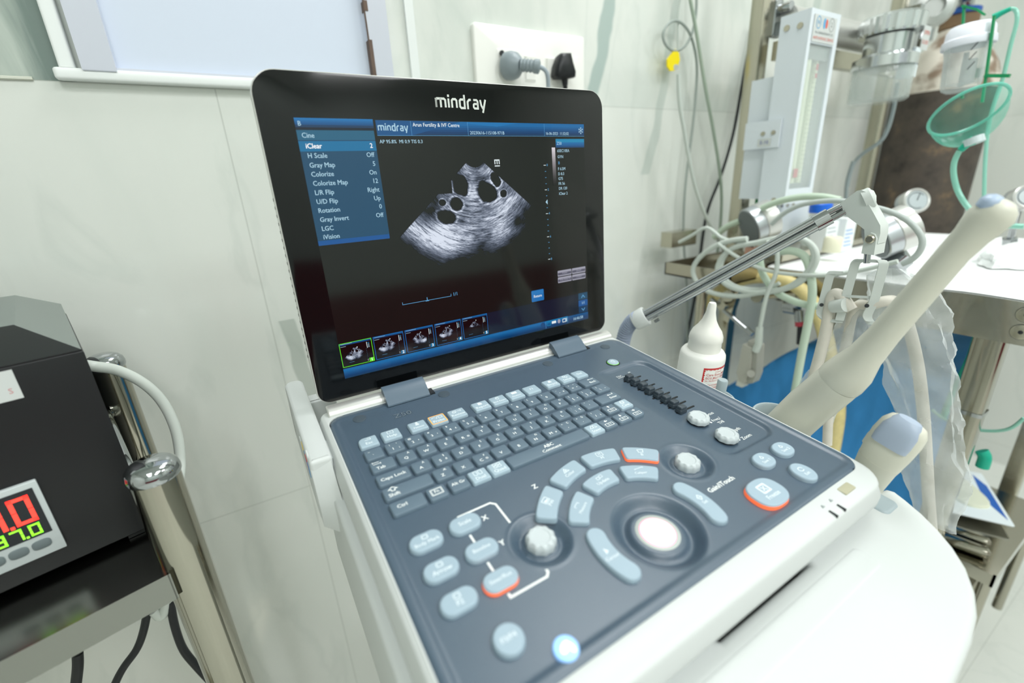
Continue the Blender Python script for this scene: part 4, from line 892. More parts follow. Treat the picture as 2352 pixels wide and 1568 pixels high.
for s_ in (-1, 1):
    o_ = up * 4.1 * s_; a_, c_ = pa_(1480, 727) + o_, pa_(1886, 506) + o_
    b = MB(); b.tube([a_, c_], 4.3, 22); part(arm, 'rod', b, M_chrome)
    b = MB(); b.tube([c_, pa_(1935, 480) + o_ * .9], 3.5, 16); part(arm, 'inner_rod', b, M_chrome)
ex = up; ey = d1.normalized().cross(up).normalized()
b = MB(); c0 = pa_(1872, 514); dn = d1.normalized(); b.rings([[c0 + dn * z + ex * q[0] + ey * q[1] for q in ell(0, 0, 9.2, 5.6, 26, 0, 2.6)] for z in (0, 1, 14, 15)]); part(arm, 'clamp_band', b, M_chrome)
b = MB(); b.tube([pa_(1498, 728) - up * 7, pa_(1508, 722) - up * 7], 2, 8); part(arm, 'end_screw', b, M_chrome)
b = MB()
hd = [(1914, 478), (1958, 446), (1968, 438), (1978, 436), (1988, 440), (1994, 452), (1994, 468), (2008, 492), (2022, 518), (2022, 536), (2016, 560), (1986, 550), (1985, 527), (1966, 512), (1944, 496), (1932, 492), (1926, 498)]
XH = xa(1970)
b.slab([pt(u, v, X=XH - 9) for (u, v) in hd], (19, 0, 0)); part(arm, 'elbow_head', b, M_armw, 30)
b = MB(); b.slab([pt(u, v, X=XH - 12) for (u, v) in [(1986, 545), (1990, 538), (1999, 534), (2009, 538), (2013, 548), (2007, 586), (1978, 582)]], (24, 0, 0)); part(arm, 'swivel_fork', b, M_armw, 30)
b = MB(); c_ = pt(1999, 549, X=XH - 12.5); b.lathe([(4.6, 0), (4.6, 1.6), (3.4, 2.8), (0, 2.8)], 18, 0, axis_mx(c_, (-1, 0, 0))); part(arm, 'pivot_bolt', b, M_steelb)
b = MB(); c_ = pt(1984, 460, X=XH - 2); b.lathe([(11, 0), (11, 7), (9.5, 8.6), (0, 8.8)], 24, 0, axis_mx(c_, (.35, -.75, .45))); part(arm, 'end_cap', b, M_armw)
b = MB(); b.tube([pt(1993, 578, X=XH), pt(1991, 604, X=XH)], 3.2, 12); part(arm, 'swivel_pin', b, M_chrome)
def hook(ps, X, w_=8.5, th=3.4):
    b = MB(); q = [pt(u, v, X=X) for (u, v) in ps]; f = []
    for i, p in enumerate(q):
        if 0 < i < len(q) - 1:
            a_, c_ = q[i - 1], q[i + 1]; e1 = p.lerp(a_, min(.4, 5.0 / (p - a_).length)); e2 = p.lerp(c_, min(.4, 5.0 / (p - c_).length))
            for k in range(5): t = k / 4; f.append(e1 * (1 - t) ** 2 + p * 2 * t * (1 - t) + e2 * t * t)
        else: f.append(p)
    b.strap(f, w_, th, (-.45, .89, 0)); return b
part(arm, 'hanger_frame', hook([(1928, 735), (1966, 598), (2032, 600), (2008, 690), (1990, 726), (2000, 742), (2020, 742)], XH), M_armw, 30)
part(arm, 'hanger_frame', hook([(1926, 626), (1908, 626), (1882, 722), (1900, 737), (1926, 737)], XH), M_armw, 30)
b = MB(); b.tube([pt(1914, 703, X=XH), pt(1944, 700, X=XH - 4)], 8.0, 22); part(arm, 'roller', b, M_armw)
b = MB(); b.strap([pt(1946, 680, X=XH), pt(2002, 683, X=XH)], 9, 2.8, (-.45, .89, 0)); part(arm, 'cross_bar', b, M_armw)
for (u, v) in ((1887, 700), (1991, 702)):
    b = MB(); b.lathe([(2.2, 0), (2.2, .6), (0, .7)], 12, 0, axis_mx(pt(u, v, X=XH - 5.5), ray(u, v) * -1)); part(arm, 'rivet', b, M_dark)
XA = XH
# probe cables over the hanger
b = MB(); b.tube(pts([(1956, 712), (1940, 690), (1924, 674), (1912, 680), (1905, 710), (1897, 760), (1882, 820), (1866, 880), (1852, 960), (1850, 1040), (1880, 1150)], X=XA + 2), 6.4, 14, smooth=6)
solo('probe_cable', b, M_cablew, 'off-white probe cable looped over the hanger roller, hanging bare at its left', 'cable')
b = MB(); b.tube([pt(2000, 700, X=XA + 4), pt(2040, 690, X=XA + 8), pt(2066, 700, X=XA + 18), pt(2090, 760, X=XA + 30), pt(2110, 850, X=XA + 40), pt(2122, 960, X=XA + 44), pt(2128, 1060, X=XA + 44), pt(2134, 1160, X=XA + 44), pt(2140, 1230, X=XA + 44)], 6.0, 14, smooth=6)
solo('probe_cable', b, M_cablew, 'off-white probe cable wrapped inside the crumpled clear sleeve', 'cable')
b = MB(); b.tube([pt(1995, 702, X=XA + 10), pt(1970, 700, X=XA + 14), pt(1955, 730, X=XA + 16), pt(1944, 790, X=XA + 16), pt(1926, 850, X=XA + 16), pt(1905, 930, X=XA + 16), pt(1900, 1020, X=XA + 16)], 5.6, 12, smooth=6)
solo('probe_cable', b, M_cablew, 'off-white probe cable behind the hanger, partly inside the small clear sleeve', 'cable')
def film(name, col, op, rough=.12):
    m = bpy.data.materials.new(name); m.use_nodes = True; nt = m.node_tree; N = nt.nodes; out_ = N['Material Output']; p = N['Principled BSDF']
    p.inputs['Base Color'].default_value = lin(col); p.inputs['Roughness'].default_value = rough; p.inputs['Specular IOR Level'].default_value = .8
    t = N.new('ShaderNodeBsdfTransparent'); mx = N.new('ShaderNodeMixShader'); lw = N.new('ShaderNodeLayerWeight'); lw.inputs[0].default_value = .35
    mr = N.new('ShaderNodeMapRange'); mr.inputs['To Min'].default_value = op; mr.inputs['To Max'].default_value = min(1, op + .45)
    nt.links.new(lw.outputs['Facing'], mr.inputs['Value']); nt.links.new(mr.outputs[0], mx.inputs[0]); nt.links.new(t.outputs[0], mx.inputs[1]); nt.links.new(p.outputs[0], mx.inputs[2]); nt.links.new(mx.outputs[0], out_.inputs[0])
    tc = N.new('ShaderNodeTexCoord'); n2 = N.new('ShaderNodeTexVoronoi'); n2.inputs['Scale'].default_value = 45; n2.feature = 'SMOOTH_F1'; bp = N.new('ShaderNodeBump'); bp.inputs['Strength'].default_value = .9 if name == 'clear_film' else .05; bp.inputs['Distance'].default_value = .012
    nt.links.new(tc.outputs['Object'], n2.inputs['Vector']); nt.links.new(n2.outputs['Distance'], bp.inputs['Height']); nt.links.new(bp.outputs[0], p.inputs['Normal']); return m
M_bag = film('clear_film', 'EEF3F3', .27)
def bag(name, path, rad, label, flat=.45, seed=0, n=36):
    path = [Vector(p) for p in path]; Q = []; RR = []
    for i in range(len(path) - 1):
        for k in range(7): Q.append(path[i].lerp(path[i + 1], k / 7)); RR.append(rad[i] * (1 - k / 7) + rad[i + 1] * k / 7)
    Q.append(path[-1]); RR.append(rad[-1]); R = []
    for i, p in enumerate(Q):
        ring = []
        for j in range(n):
            a = 2 * pi * j / n; nz = 1 + .42 * noise.noise((cos(a) * 1.6 + seed, sin(a) * 1.6, p.z * .022)) + .20 * abs(noise.noise((cos(a) * 3 + seed, sin(a) * 3, p.z * .05))) + .05 * noise.noise((cos(a) * 8 + seed, sin(a) * 8, p.z * .12))
            ring.append(p + Vector((cos(a) * RR[i] * flat * .8, -sin(a) * RR[i] * .8, -cos(a) * RR[i] * .1)) * nz)
        R.append(ring)
    b = MB(); b.rings(R, 0, None, False, False); return solo(name, b, M_bag, label, 'plastic sleeve', sharp=25)
bag('plastic_sleeve', [pt(2050, 616, X=XA + 16), pt(2056, 640, X=XA + 20), pt(2070, 700, X=XA + 26), pt(2090, 770, X=XA + 36), pt(2106, 850, X=XA + 40), pt(2120, 930, X=XA + 44), pt(2138, 990, X=XA + 44), pt(2140, 1060, X=XA + 44), pt(2146, 1130, X=XA + 44), pt(2146, 1205, X=XA + 44)], [10, 30, 42, 44, 42, 36, 30, 38, 27, 22], 'crumpled clear plastic sleeve hanging over the hanger, behind the wand probe')
bag('plastic_sleeve', [pt(2010, 690, X=XA + 18), pt(1975, 730, X=XA + 20), pt(1965, 780, X=XA + 20), pt(1930, 840, X=XA + 20), pt(1890, 900, X=XA + 20), pt(1880, 960, X=XA + 20)], [16, 26, 36, 34, 28, 20], 'smaller clear plastic sleeve hanging left of the wand probe', seed=5)
# ---------------------------------------------------------------- steel trolley at the left
TR = radians(15); P0 = Vector((-95, 420, 0)); ca, sa = cos(TR), sin(TR)
def T(x, y, z): return Vector((P0.x + x * ca - y * sa, P0.y + x * sa + y * ca, z))     # x to the right, y to the wall, in the trolley's own frame
trolley = tl('steel_trolley', 'stainless steel instrument trolley with round capped posts at the left wall', 'trolley', T(-200, 110, -1150))
ZS = -292.0
def post(x, y, zt, r=17.5):
    b = MB(); b.tube([T(x, y, -1145), T(x, y, zt - 6)], r, 32); b.v += []; part(trolley, 'post', b, M_steel)
    b = MB(); b.lathe([(r + .4, -9), (r + 1.5, -6.5), (r + 1.5, -3), (r + .4, 1.0), (r - 2.5, 4.2), (r * .6, 6.4), (0, 7.2)], 32, 0, Matrix.Translation(T(x, y, zt - 2))); part(trolley, 'post_cap', b, M_chrome)
post(0, 0, -200); post(2, 208, -158, 16.5)
post(-520, 0, -200); post(-520, 208, -158, 16.5)
b = MB(); mt_ = Matrix.Translation(Vector((P0.x, P0.y, 0))) @ Matrix.Rotation(TR, 4, 'Z')
b.prism(rrect(-540, -14, -14, 236, 3), ZS - 3, ZS, 0, 0, mt_); b.box(-540, -14, -16, -13.4, ZS - 26, ZS + .5, 0, mt_); b.box(-15, -13, -16, 236, ZS - 26, ZS + .5, 0, mt_); part(trolley, 'shelf', b, mat('worn_steel', '8C8D87', 0.2, 1.0, bump=.15, bscale=14))
b = MB(); b.prism(rrect(-540, -14, -14, 236, 3), -953, -950, 0, 0, mt_); part(trolley, 'lower_shelf', b, M_steelb)
b = MB(); b.tube([T(-500, 208, -188), T(0, 208, -188)], 5, 12); part(trolley, 'guard_rail', b, M_chrome)
b = MB(); b.tube([T(-14, 195, -215), T(-14, 60, -252)], 7, 14); part(trolley, 'side_rail', b, M_chrome)
# warming block
inc = tl('warming_block', 'black bench-top heating block with a red and green digital temperature display', 'heating block', T(-30, 60, ZS + 2))
O_ = Vector((-121, 472, ZS + 6)); IM = Matrix.Translation(O_) @ Matrix.Rotation(radians(15), 4, 'Z')
HT = -110 - O_.z
b = MB(); b.box(-330, 0, 0, 195, 0, HT, 0, IM, bev=2)
for (x, y) in ((-12, 12), (-318, 12), (-12, 180), (-318, 180)): b.box(x - 6, x + 6, y - 6, y + 6, -5.5, .5, 0, IM)
part(inc, 'case', b, M_blackp)
b = MB(); b.rings([[(-330, 1, HT - .5), (-1, 1, HT - .5), (-1, 194, HT - .5), (-330, 194, HT - .5)], [(-330, 1, HT), (-1, 1, HT), (-1, 194, HT + 10), (-330, 194, HT + 10)], [(-295, 58, HT + 18.5), (-33, 58, HT + 18.5), (-31, 194, HT + 26), (-295, 194, HT + 26)]], 0, IM, cap0=False)
b.box(-290, -52, 66, 180, HT + 18, HT + 24, 1, IM); b.box(-290, -48, 120, 190, HT + 18, HT + 40, 2, IM)
part(inc, 'lid', b, [mat('grey_lid', '868E8A', 0.32, .4), M_dark, mat('pale_block', 'A9B8BE', .4)], 20)
b = MB(); b.rings([[(-331, -.2, HT - .4), (-.6, -.2, HT - .4), (-33.5, 58, HT + 18.6), (-296, 58, HT + 18.6)], [(-331, -.2, HT + .8), (-.8, -.2, HT + .6), (-33.5, 57, HT + 19.6), (-296, 57, HT + 19.6)]], 0, IM); part(inc, 'front_bevel', b, M_blackp)
b = MB(); b.box(-123, -54, -3.5, 1, 18, 84, 0, IM, bev=1); part(inc, 'controller_frame', b, mat('controller_silver', 'C2CACA', 0.35))
b = MB(); b.box(-118, -57.5, -4.0, 0, 37.5, 79, 0, IM); cf = part(inc, 'controller_window', b, M_dark)
M_red = mat('red_digits', 'FF4A3A', .4, emit=1.3, ecol='FF3A30'); M_grn = mat('green_digits', '9CF03C', .4, emit=1.0, ecol='8CF030')
def seg(b, ch, x, z, w_, h_, t, y, mi=0):
    on = {'0': 'abcdef', '1': 'bc', '3': 'abgcd', '7': 'abc', '.': ''}[ch]; y -= 0
    S_ = {'a': (x, x + w_, z + h_ - t, z + h_), 'd': (x, x + w_, z, z + t), 'g': (x, x + w_, z + h_ / 2 - t / 2, z + h_ / 2 + t / 2), 'f': (x, x + t, z + h_ / 2, z + h_), 'e': (x, x + t, z, z + h_ / 2), 'b': (x + w_ - t, x + w_, z + h_ / 2, z + h_), 'c': (x + w_ - t, x + w_, z, z + h_ / 2)}
    for k in on: s_ = S_[k]; b.box(s_[0] + .25, s_[1] - .25, y - .25, y, s_[2] + .25, s_[3] - .25, mi, IM)
b = MB()
for ch, x in (('3', -106), ('7', -90.2), ('0', -73.6)): seg(b, ch, x, 51.2, 12.6, 24, 3.4, -4.0)
b.box(-77, -74.6, -4.25, -4.0, 50.4, 53, 0, IM)
part(inc, 'red_reading', b, M_red, label='red glowing digits 37.0')
b = MB()
for ch, x in (('3', -88.6), ('7', -79.2), ('0', -69)): seg(b, ch, x, 39, 7.2, 10.6, 2.0, -4.0)
b.box(-71.6, -70, -4.25, -4.0, 38.8, 40.6, 0, IM)
part(inc, 'green_reading', b, M_grn, label='green glowing digits 37.0')
for x in (-66, -79, -92):
    b = MB(); b.rings([[IM @ Vector((x + q[0], yy, 29.5 + q[1])) for q in ell(0, 0, 5.6 - k, 4.0 - k, 20, 0, 3)] for k, yy in ((0, -3.4), (0, -4.2), (.8, -4.6))]); part(inc, 'controller_button', b, mat('controller_button', '6B7678', .5) if x == -66 else bpy.data.materials['controller_button'])
b = MB(); b.box(-90, -41, -.6, .2, 150, 173, 0, IM); bb = MB(); b.add(*(lambda t: ([(-45 + p.x * 6 - 1, -.7, 157 + p.y * 6) for p in t[0]], [f[::1] for f in t[1]]))(text_mesh('S', 'CENTER', 0)), 1, IM, sm=False); part(inc, 'white_sticker', b, [M_white, mat('faded_red_print', 'C98A8C', .5)])
# silicone hose from the block
b = MB(); b.tube([pt(196, 838, Y=560), pt(222, 842, Y=560), pt(270, 850, Y=570), pt(330, 880, Y=575), pt(375, 925, Y=580), pt(405, 990, Y=580), pt(414, 1060, Y=575), pt(408, 1130, Y=560), pt(380, 1400, Y=560), pt(352, 1402, Y=560)], 5.2, 16, smooth=8)
solo('silicone_hose', b, mat('milky_silicone', 'D9DFD8', .25, sub=.2), 'milky silicone hose arching from the black heating block behind the steel post', 'hose')
for (pp_, lb, r_) in (([(330, 1405), (338, 1395), (332, 1440), (315, 1490), (285, 1530), (262, 1575), (240, 1640)], 'black cable under the trolley shelf slanting down left, middle of three', 4.2), ([(392, 1380), (394, 1400), (402, 1440), (420, 1490), (448, 1525), (480, 1560), (520, 1600)], 'black cable under the trolley shelf curving down right behind the post', 4.4), ([(178, 1500), (179, 1530), (174, 1575), (168, 1640)], 'black cable hanging straight under the trolley shelf, leftmost of three', 4.6)):
    b = MB(); b.tube(pts(pp_, Y=560 if pp_[0][0] != 178 else 520), r_, 12, smooth=6); solo('power_cable', b, M_rubber, lb, 'cable', group=None)
# ---------------------------------------------------------------- switch board
sb = tl('switch_board', 'large white wall switch plate with rockers and two sockets', 'switch board', (505, WY, 88))
b = MB(); Mp = Matrix.Translation((0, WY, 0)) @ Matrix.Rotation(pi / 2, 4, 'X')
b.prism(rrect(391, 617, 90, 238, 6), 0, 9, 3.5, 0, Mp); part(sb, 'plate', b, mat('ivory_plate', 'F4F4EE', .3))
for (x0, x1) in ((486, 506), (530, 550)):
    b = MB(); b.prism(rrect(x0 - 1.5, x1 + 1.5, 160, 200, 2), 9, 9.8, .4, 0, Mp); b.rings([[Mp @ Vector((x0, 162, 9.8)), Mp @ Vector((x1, 162, 9.8)), Mp @ Vector((x1, 198, 9.8)), Mp @ Vector((x0, 198, 9.8))], [Mp @ Vector((x0 + .6, 163, 11)), Mp @ Vector((x1 - .6, 163, 11)), Mp @ Vector((x1 - .6, 197, 14)), Mp @ Vector((x0 + .6, 197, 14))]]); part(sb, 'rocker_switch', b, bpy.data.materials['ivory_plate'])
for xc in (455, 577):
    b = MB(); b.prism(rrect(xc - 24, xc + 24, 150, 205, 3), 9, 9.7, .4, 0, Mp); part(sb, 'socket', b, bpy.data.materials['ivory_plate'])
gp = tl('grey_plug', 'round grey plug with ribbed strain relief in the left socket', 'plug', pt(1168, 155, Y=WY - 25))
c0 = pt(1163, 152, Y=WY - 12); dr = Vector((.35, -1, -.12))
b = MB(); b.lathe([(17, 0), (20.5, 3), (21, 12), (19, 20), (13, 27), (8, 31)], 28, 0, axis_mx(c0, dr)); part(gp, 'plug_body', b, mat('plug_grey', '8C979C', .4))
c1 = c0 + dr.normalized() * 30
b = MB(); pr = []
for i in range(9): pr.append((8.4 if i % 2 else 10.0, i * 2.8))
pr += [(10.5, 23), (10.5, 30), (6, 32)]
b.lathe(pr, 22, 0, axis_mx(c1, Vector((.9, -.7, -.18)))); part(gp, 'strain_relief', b, bpy.data.materials['plug_grey'], 20)
b = MB(); e = c1 + Vector((.9, -.7, -.18)).normalized() * 31; b.tube([e, e + Vector((10, -4, -6)), e + Vector((16, -1, -24)), e + Vector((17, 6, -60)), e + Vector((14, 12, -140)), e + Vector((0, 16, -300))], 3.4, 12, smooth=5); part(gp, 'cord', b, mat('cord_grey', '9FABB3', .4))
b = MB(); p_ = pt(1151, 122, Y=WY - 12); b.tube([p_, p_ + Vector((0, -4, 0))], 3.6, 10); b.tube([p_ + Vector((0, -2, 0)), p_ + Vector((1, -2, -16))], 1.8, 8); part(gp, 'hanging_loop', b, M_dark)
bp_ = tl('black_plug', 'black moulded plug in the right socket of the wall plate', 'plug', pt(1296, 160, Y=WY - 20))
b = MB(); out_p = [(1288, 124), (1306, 124), (1311, 146), (1317, 166), (1316, 178), (1300, 181), (1278, 180), (1273, 172), (1276, 150), (1283, 130)]
pp2 = [pt(u, v, Y=WY - 24) for (u, v) in out_p]; cc = sum(pp2, Vector((0, 0, 0))) / len(pp2)
b.rings([[cc + (p - cc) * k + Vector((0, dy, 0)) for p in pp2][::-1] for k, dy in ((.8, 15), (1.0, 10), (1.06, 0), (1.0, -7), (.75, -11))]); part(bp_, 'plug_body', b, M_rubber, 50)
b = MB(); b.tube([pt(1297, 178, Y=WY - 22), pt(1298, 196, Y=WY - 22)], [6, 4.6], 14); b.tube([pt(1298, 194, Y=WY - 22), pt(1299, 260, Y=WY - 16), pt(1290, 500, Y=WY - 12)], 4.0, 12); part(bp_, 'cord', b, M_rubber)
# ---------------------------------------------------------------- wall cables between the screen and the steel frame
def hung(ps, Y):                                             # a cable that comes down from high on the wall
    p = pts(ps, Y=Y); d = p[0] - p[1]; k = (900 - p[0].z) / 6; return [Vector((p[0].x + d.x * .15 * i, p[0].y, p[0].z + k * i)) for i in range(6, 0, -1)] + p
M_ctag = mat('yellow_tag', 'F2DC12', .35)
b = MB(); Yw = 715
b.tube(hung([(1566, -30), (1558, 30), (1557, 60), (1557, 120)], Yw + 6), 1.8, 8); solo('thin_cable', b, M_cable, 'thin grey cord dropping to the yellow tag on the wall', 'cable')
b = MB(); b.tube(hung([(1600, -40), (1600, 20), (1592, 70), (1575, 105), (1550, 118), (1530, 105), (1522, 80), (1534, 55), (1556, 47), (1580, 68), (1594, 105), (1601, 150), (1599, 210), (1590, 300), (1578, 390), (1571, 470), (1570, 560), (1580, 700), (1575, 900)], Yw), 2.6, 10, smooth=5)
solo('looped_cable', b, mat('mid_grey_cable', '9AA49E', .45), 'grey cable tied in a small loop high on the wall above a yellow tag', 'cable')
b = MB(); b.slab(pts([(1552, 112), (1560, 122), (1562, 138), (1558, 150), (1550, 162), (1540, 163), (1533, 152), (1533, 136), (1542, 124)], Y=Yw - 2), (0, 3, 0)); b.tube([pt(1552, 154, Y=Yw - 3), pt(1552, 154, Y=Yw - 5)], 5, 14, 1); solo('yellow_tag', b, [M_ctag, M_white], 'small bright yellow tag hanging from the looped cable on the wall', 'tag')
b = MB(); b.tube(hung([(1580, -40), (1592, 30), (1604, 100), (1618, 190), (1635, 280), (1650, 370), (1658, 450), (1653, 540), (1640, 640)], Yw - 14), 3.4, 10, smooth=5); solo('green_grey_hose', b, mat('green_grey_tube', 'A5B5A4', .4), 'pale green hose running down the wall just right of the looped cable', 'hose')
b = MB(); b.tube(pts([(1558, 170), (1561, 240), (1572, 300), (1580, 350), (1597, 430), (1622, 500), (1655, 560), (1668, 590)], Y=Yw - 60), 3.8, 10, smooth=5); solo('white_tube', b, M_cable, 'pale tube slanting down right into the cable coil on the frame', 'hose')
b = MB(); b.tube(pts([(1730, 60), (1716, 130), (1700, 220), (1684, 310), (1654, 410), (1625, 480), (1612, 560), (1600, 660), (1585, 740), (1565, 850), (1550, 960)], Y=728), 3.4, 10, smooth=5); solo('black_cable', b, M_rubber, 'black cable hanging down the wall behind the first steel post', 'cable')
# ---------------------------------------------------------------- anaesthesia frame: posts, worktop, bars, trays
fr = tl('anaesthesia_frame', 'stainless steel anaesthesia machine frame with tall square posts and white-draped worktop', 'medical frame', (1210, 380, -1150))
TZ = -182.0
def sq(x0, x1, y0, y1, z0, z1, nm='post', m=None, bev=2.5):
    b = MB(); b.prism(rrect(x0, x1, y0, y1, bev, 3), z0, z1, 0, 0); return part(fr, nm, b, m or M_steelb)
sq(939, 969, 600, 627, -1120, 900); sq(1500, 1532, 600, 627, -1120, 900)
b = MB(); b.prism(rrect(901, 933, 152, 187, 5, 4), -1120, TZ - 60, 0); part(fr, 'front_leg', b, M_steel)
b = MB(); b.prism(rrect(899.5, 934.5, 150.5, 188.5, 5, 4), -372, -366, 0); part(fr, 'leg_sleeve', b, M_chrome)
sq(1500, 1532, 152, 184, -1120, TZ - 8, 'front_leg')
sq(900, 903.5, 118, 500, TZ - 68, TZ - 4, 'side_rail', M_steel, 1); sq(903.5, 1530, 118, 121, TZ - 68, TZ - 4, 'front_rail', M_steel, 1)
for z in (TZ - 24, TZ - 49):
    b = MB(); Mx = axis_mx((899.9, 141, z), (-1, 0, 0)); b.lathe([(11.2, 0), (11.2, .3)], 28, 1, Mx); b.lathe([(10.5, 0), (10.5, 1.2), (9.4, 1.7), (0, 1.7)], 28, 0, Mx); b.lathe([(2.9, 1.7), (2.6, 1.9)], 6, 1, Mx); part(fr, 'hex_bolt', b, [M_steelb, M_dark])
sq(903, 1530, 121, 625, TZ - 12, TZ - 4, 'worktop', M_steelb, 1)
sq(905, 1525, 480, 590, TZ + 8, TZ + 20, 'rear_ledge', M_steelb, 1)
b = MB(); b.prism(rrect(1380, 1500, 150, 610, 3), -800, -796, 0); part(fr, 'lower_shelf', b, M_steelb)
b = MB(); b.prism(rrect(905, 1500, 150, 610, 3), -1000, -994, 0); part(fr, 'bottom_shelf', b, M_steelb)
# tray that sticks out at the left end
b = MB(); b.prism(rrect(783, 985, 505, 660, 3), TZ - 24, TZ - 21, 0)
for (x0, x1, y0, y1) in ((783, 786, 505, 660), (783, 985, 505, 508), (783, 985, 657, 660)): b.box(x0, x1, y0, y1, TZ - 24, TZ + 2)
part(fr, 'end_tray', b, mat('tray_steel', 'AFA898', .28, 1.0, bump=.08, bscale=9))
b = MB(); b.box(800, 880, 660, 690, TZ + 30, TZ + 62); part(fr, 'rear_bracket', b, M_steelb)
b = MB(); b.tube([Vector((835, 600, TZ - 22)), Vector((835, 600, -700))], 11, 16); part(fr, 'tray_support', b, M_steelb)
# horizontal manifold tube on the posts
b = MB(); b.tube([Vector((985, 585, 262)), Vector((1490, 585, 262))], 26, 28); part(fr, 'manifold_tube', b, M_silver)
b = MB(); b.box(969, 1500, 575, 592, 196, 228); part(fr, 'cross_rail', b, M_steelb)
b = MB(); b.prism(rrect(966, 990, 236, 300, 5), 0, 7, 2, 0, Matrix.Translation((0, 600, 0)) @ Matrix.Rotation(pi / 2, 4, 'X')); b.tube([Vector((978, 593, 282)), Vector((978, 570, 282))], 8.5, 18); part(fr, 'clamp_plate', b, M_chrome)
b = MB(); b.tube([Vector((978, 590, 250)), Vector((1010, 590, 246))], 13, 18); part(fr, 'pipe_elbow', b, M_chrome)
for (u, v) in ((2068, 75),): 
    b = MB(); c_ = pt(u, v, Y=560); b.tube([c_ + Vector((-22, 0, 0)), c_ + Vector((22, 0, 0))], 26, 24); b.tube([c_ + Vector((0, 0, 34)), c_ + Vector((0, 0, -44))], 15, 20); part(fr, 'valve_block', b, M_chrome)
# white sheet on the worktop
b = MB(); vs = []; fs = []; nx_, ny_ = 60, 44
for j in range(ny_ + 1):
    for i in range(nx_ + 1):
        x = 893 + (1535 - 893) * i / nx_; y = 112 + (500 - 112) * j / ny_; z = TZ + 1.5 + 2.2 * noise.noise((x * .012, y * .012, 0))
        if i < 2: z -= (2 - i) * 2.2
        if j < 2: z -= (2 - j) * 2.6
        vs.append((x, y, z))
for j in range(ny_):
    for i in range(nx_): a = j * (nx_ + 1) + i; fs.append((a, a + 1, a + nx_ + 2, a + nx_ + 1))
b.add(vs, fs)
b.add([(x, y, z - 2.5) for (x, y, z) in vs], [f[::-1] for f in fs])
solo('white_sheet', b, mat('white_cotton', 'F1F3F2', .85, bump=.2, bscale=300), 'white sheet spread over the steel frame worktop at right', 'sheet', sharp=60)
b = MB(); vs = []; random.seed(3)
c_ = Vector((1230, 215, TZ + 4))
for j in range(13):
    for i in range(40):
        a = 2 * pi * i / 40; e = pi / 2 * j / 12; n_ = 1 + .22 * noise.noise((cos(a) * 2.2, sin(a) * 2.2, e * 2)) + .05 * noise.noise((cos(a) * 9, sin(a) * 9, e * 9))
        vs.append(c_ + Vector((cos(a) * cos(e) * 150 * n_, sin(a) * cos(e) * 55 * n_, sin(e) * 26 * n_)))
b.rings([vs[j * 40:(j + 1) * 40] for j in range(13)]); solo('cotton_wad', b, mat('cotton_wool', 'F3F5F4', .95, bump=.8, bscale=220), 'loose wad of white gauze lying on the white sheet', 'gauze')
# ---------------------------------------------------------------- flowmeter
fm = tl('flowmeter', 'tall white flowmeter box with glass window and black graduation, on the first post', 'flowmeter', (960, 520, -60))
x0, x1, yf, yb = 912, 1013, 500, 548
Zf0, Zf1 = -66, 250
M_alu = mat('white_aluminium', 'DDE4EA', .3)
b = MB()
b.box(x0 + .2, x0 + 3, yf, yb, Zf0, Zf1); b.box(x1 - 3, x1, yf, yb, Zf0, Zf1); b.box(x0 + .3, x1 - .1, yf + .1, yb, Zf1 - 3, Zf1 - .1); b.box(x0 + .3, x1 - .1, yf + .1, yb, Zf0 + .1, Zf0 + 3)
b.box(x0, x0 + 9, yf - 4, yf + .05, Zf0 - .1, Zf1 + .1); b.box(x1 - 16, x1 - 4, yf - 4, yf + .05, Zf0 - .1, Zf1 + .1); b.box(x0 + 8.5, x1 - 15.5, yf - 3.8, yf + .05, Zf1 - 50, Zf1); b.box(x0 + 8.5, x1 - 15.5, yf - 3.8, yf + .05, Zf0, Zf0 + 26)
part(fm, 'case', b, M_alu)
b = MB(); b.box(x0 + 3, x1 - 3, yf + 22, yf + 24, Zf0 + 3, Zf1 - 3); part(fm, 'back_panel', b, mat('pale_back', 'EEF4EE', .5))
b = MB(); b.box(x0 + 8, x1 - 14, yf - 1.6, yf - .4, Zf0 + 26, Zf1 - 50); part(fm, 'window', b, film('window_film', 'E8F0EE', .06, .05))
b = MB(); b.tube([Vector((x0 + 34, yf + 12, Zf0 + 26)), Vector((x0 + 34, yf + 12, Zf1 - 62))], 9, 20); b.tube([Vector((x0 + 64, yf + 12, Zf0 + 26)), Vector((x0 + 64, yf + 12, Zf1 - 62))], 6, 20); part(fm, 'measuring_tube', b, mat('fluor_glass', 'E3EBD2', .15))
b = MB(); b.box(x0 + 10, x1 - 16, yf + 2, yf + 20, Zf1 - 72, Zf1 - 52); b.box(x0 + 10, x1 - 30, yf + 2, yf + 20, Zf0 + 26, Zf0 + 36); part(fm, 'tube_block', b, mat('block_grey', '8A9394', .4))
b = MB()
for i in range(26):
    z = Zf0 + 48 + i * 7.6; w_ = 6 if i % 5 == 0 else 4; b.box(x0 + 46, x0 + 46 + w_, yf + 1.5, yf + 2, z, z + .8); b.box(x0 + 57, x0 + 60, yf + 1.5, yf + 2, z, z + .8)
part(fm, 'graduation', b, M_dark)
b = MB(); b.box(x0 + 28, x0 + 42, yf + 1.2, yf + 2, Zf0 + 46, Zf0 + 62, 0); b.box(x0 + 52, x0 + 58, yf + 1.2, yf + 2, Zf1 - 88, Zf1 - 78, 0); b.box(x0 + 52, x0 + 58, yf + 1.2, yf + 2, Zf1 - 100, Zf1 - 93, 0); part(fm, 'red_mark', b, mat('red_mark', 'C4545A', .5))
b = MB(); b.box(x0 + 10, x1 - 17, yf - 3.6, yf - 3, Zf1 - 48, Zf1 - 8, 0); b.v = [p + Vector((0, -1.4, 0)) for p in b.v]
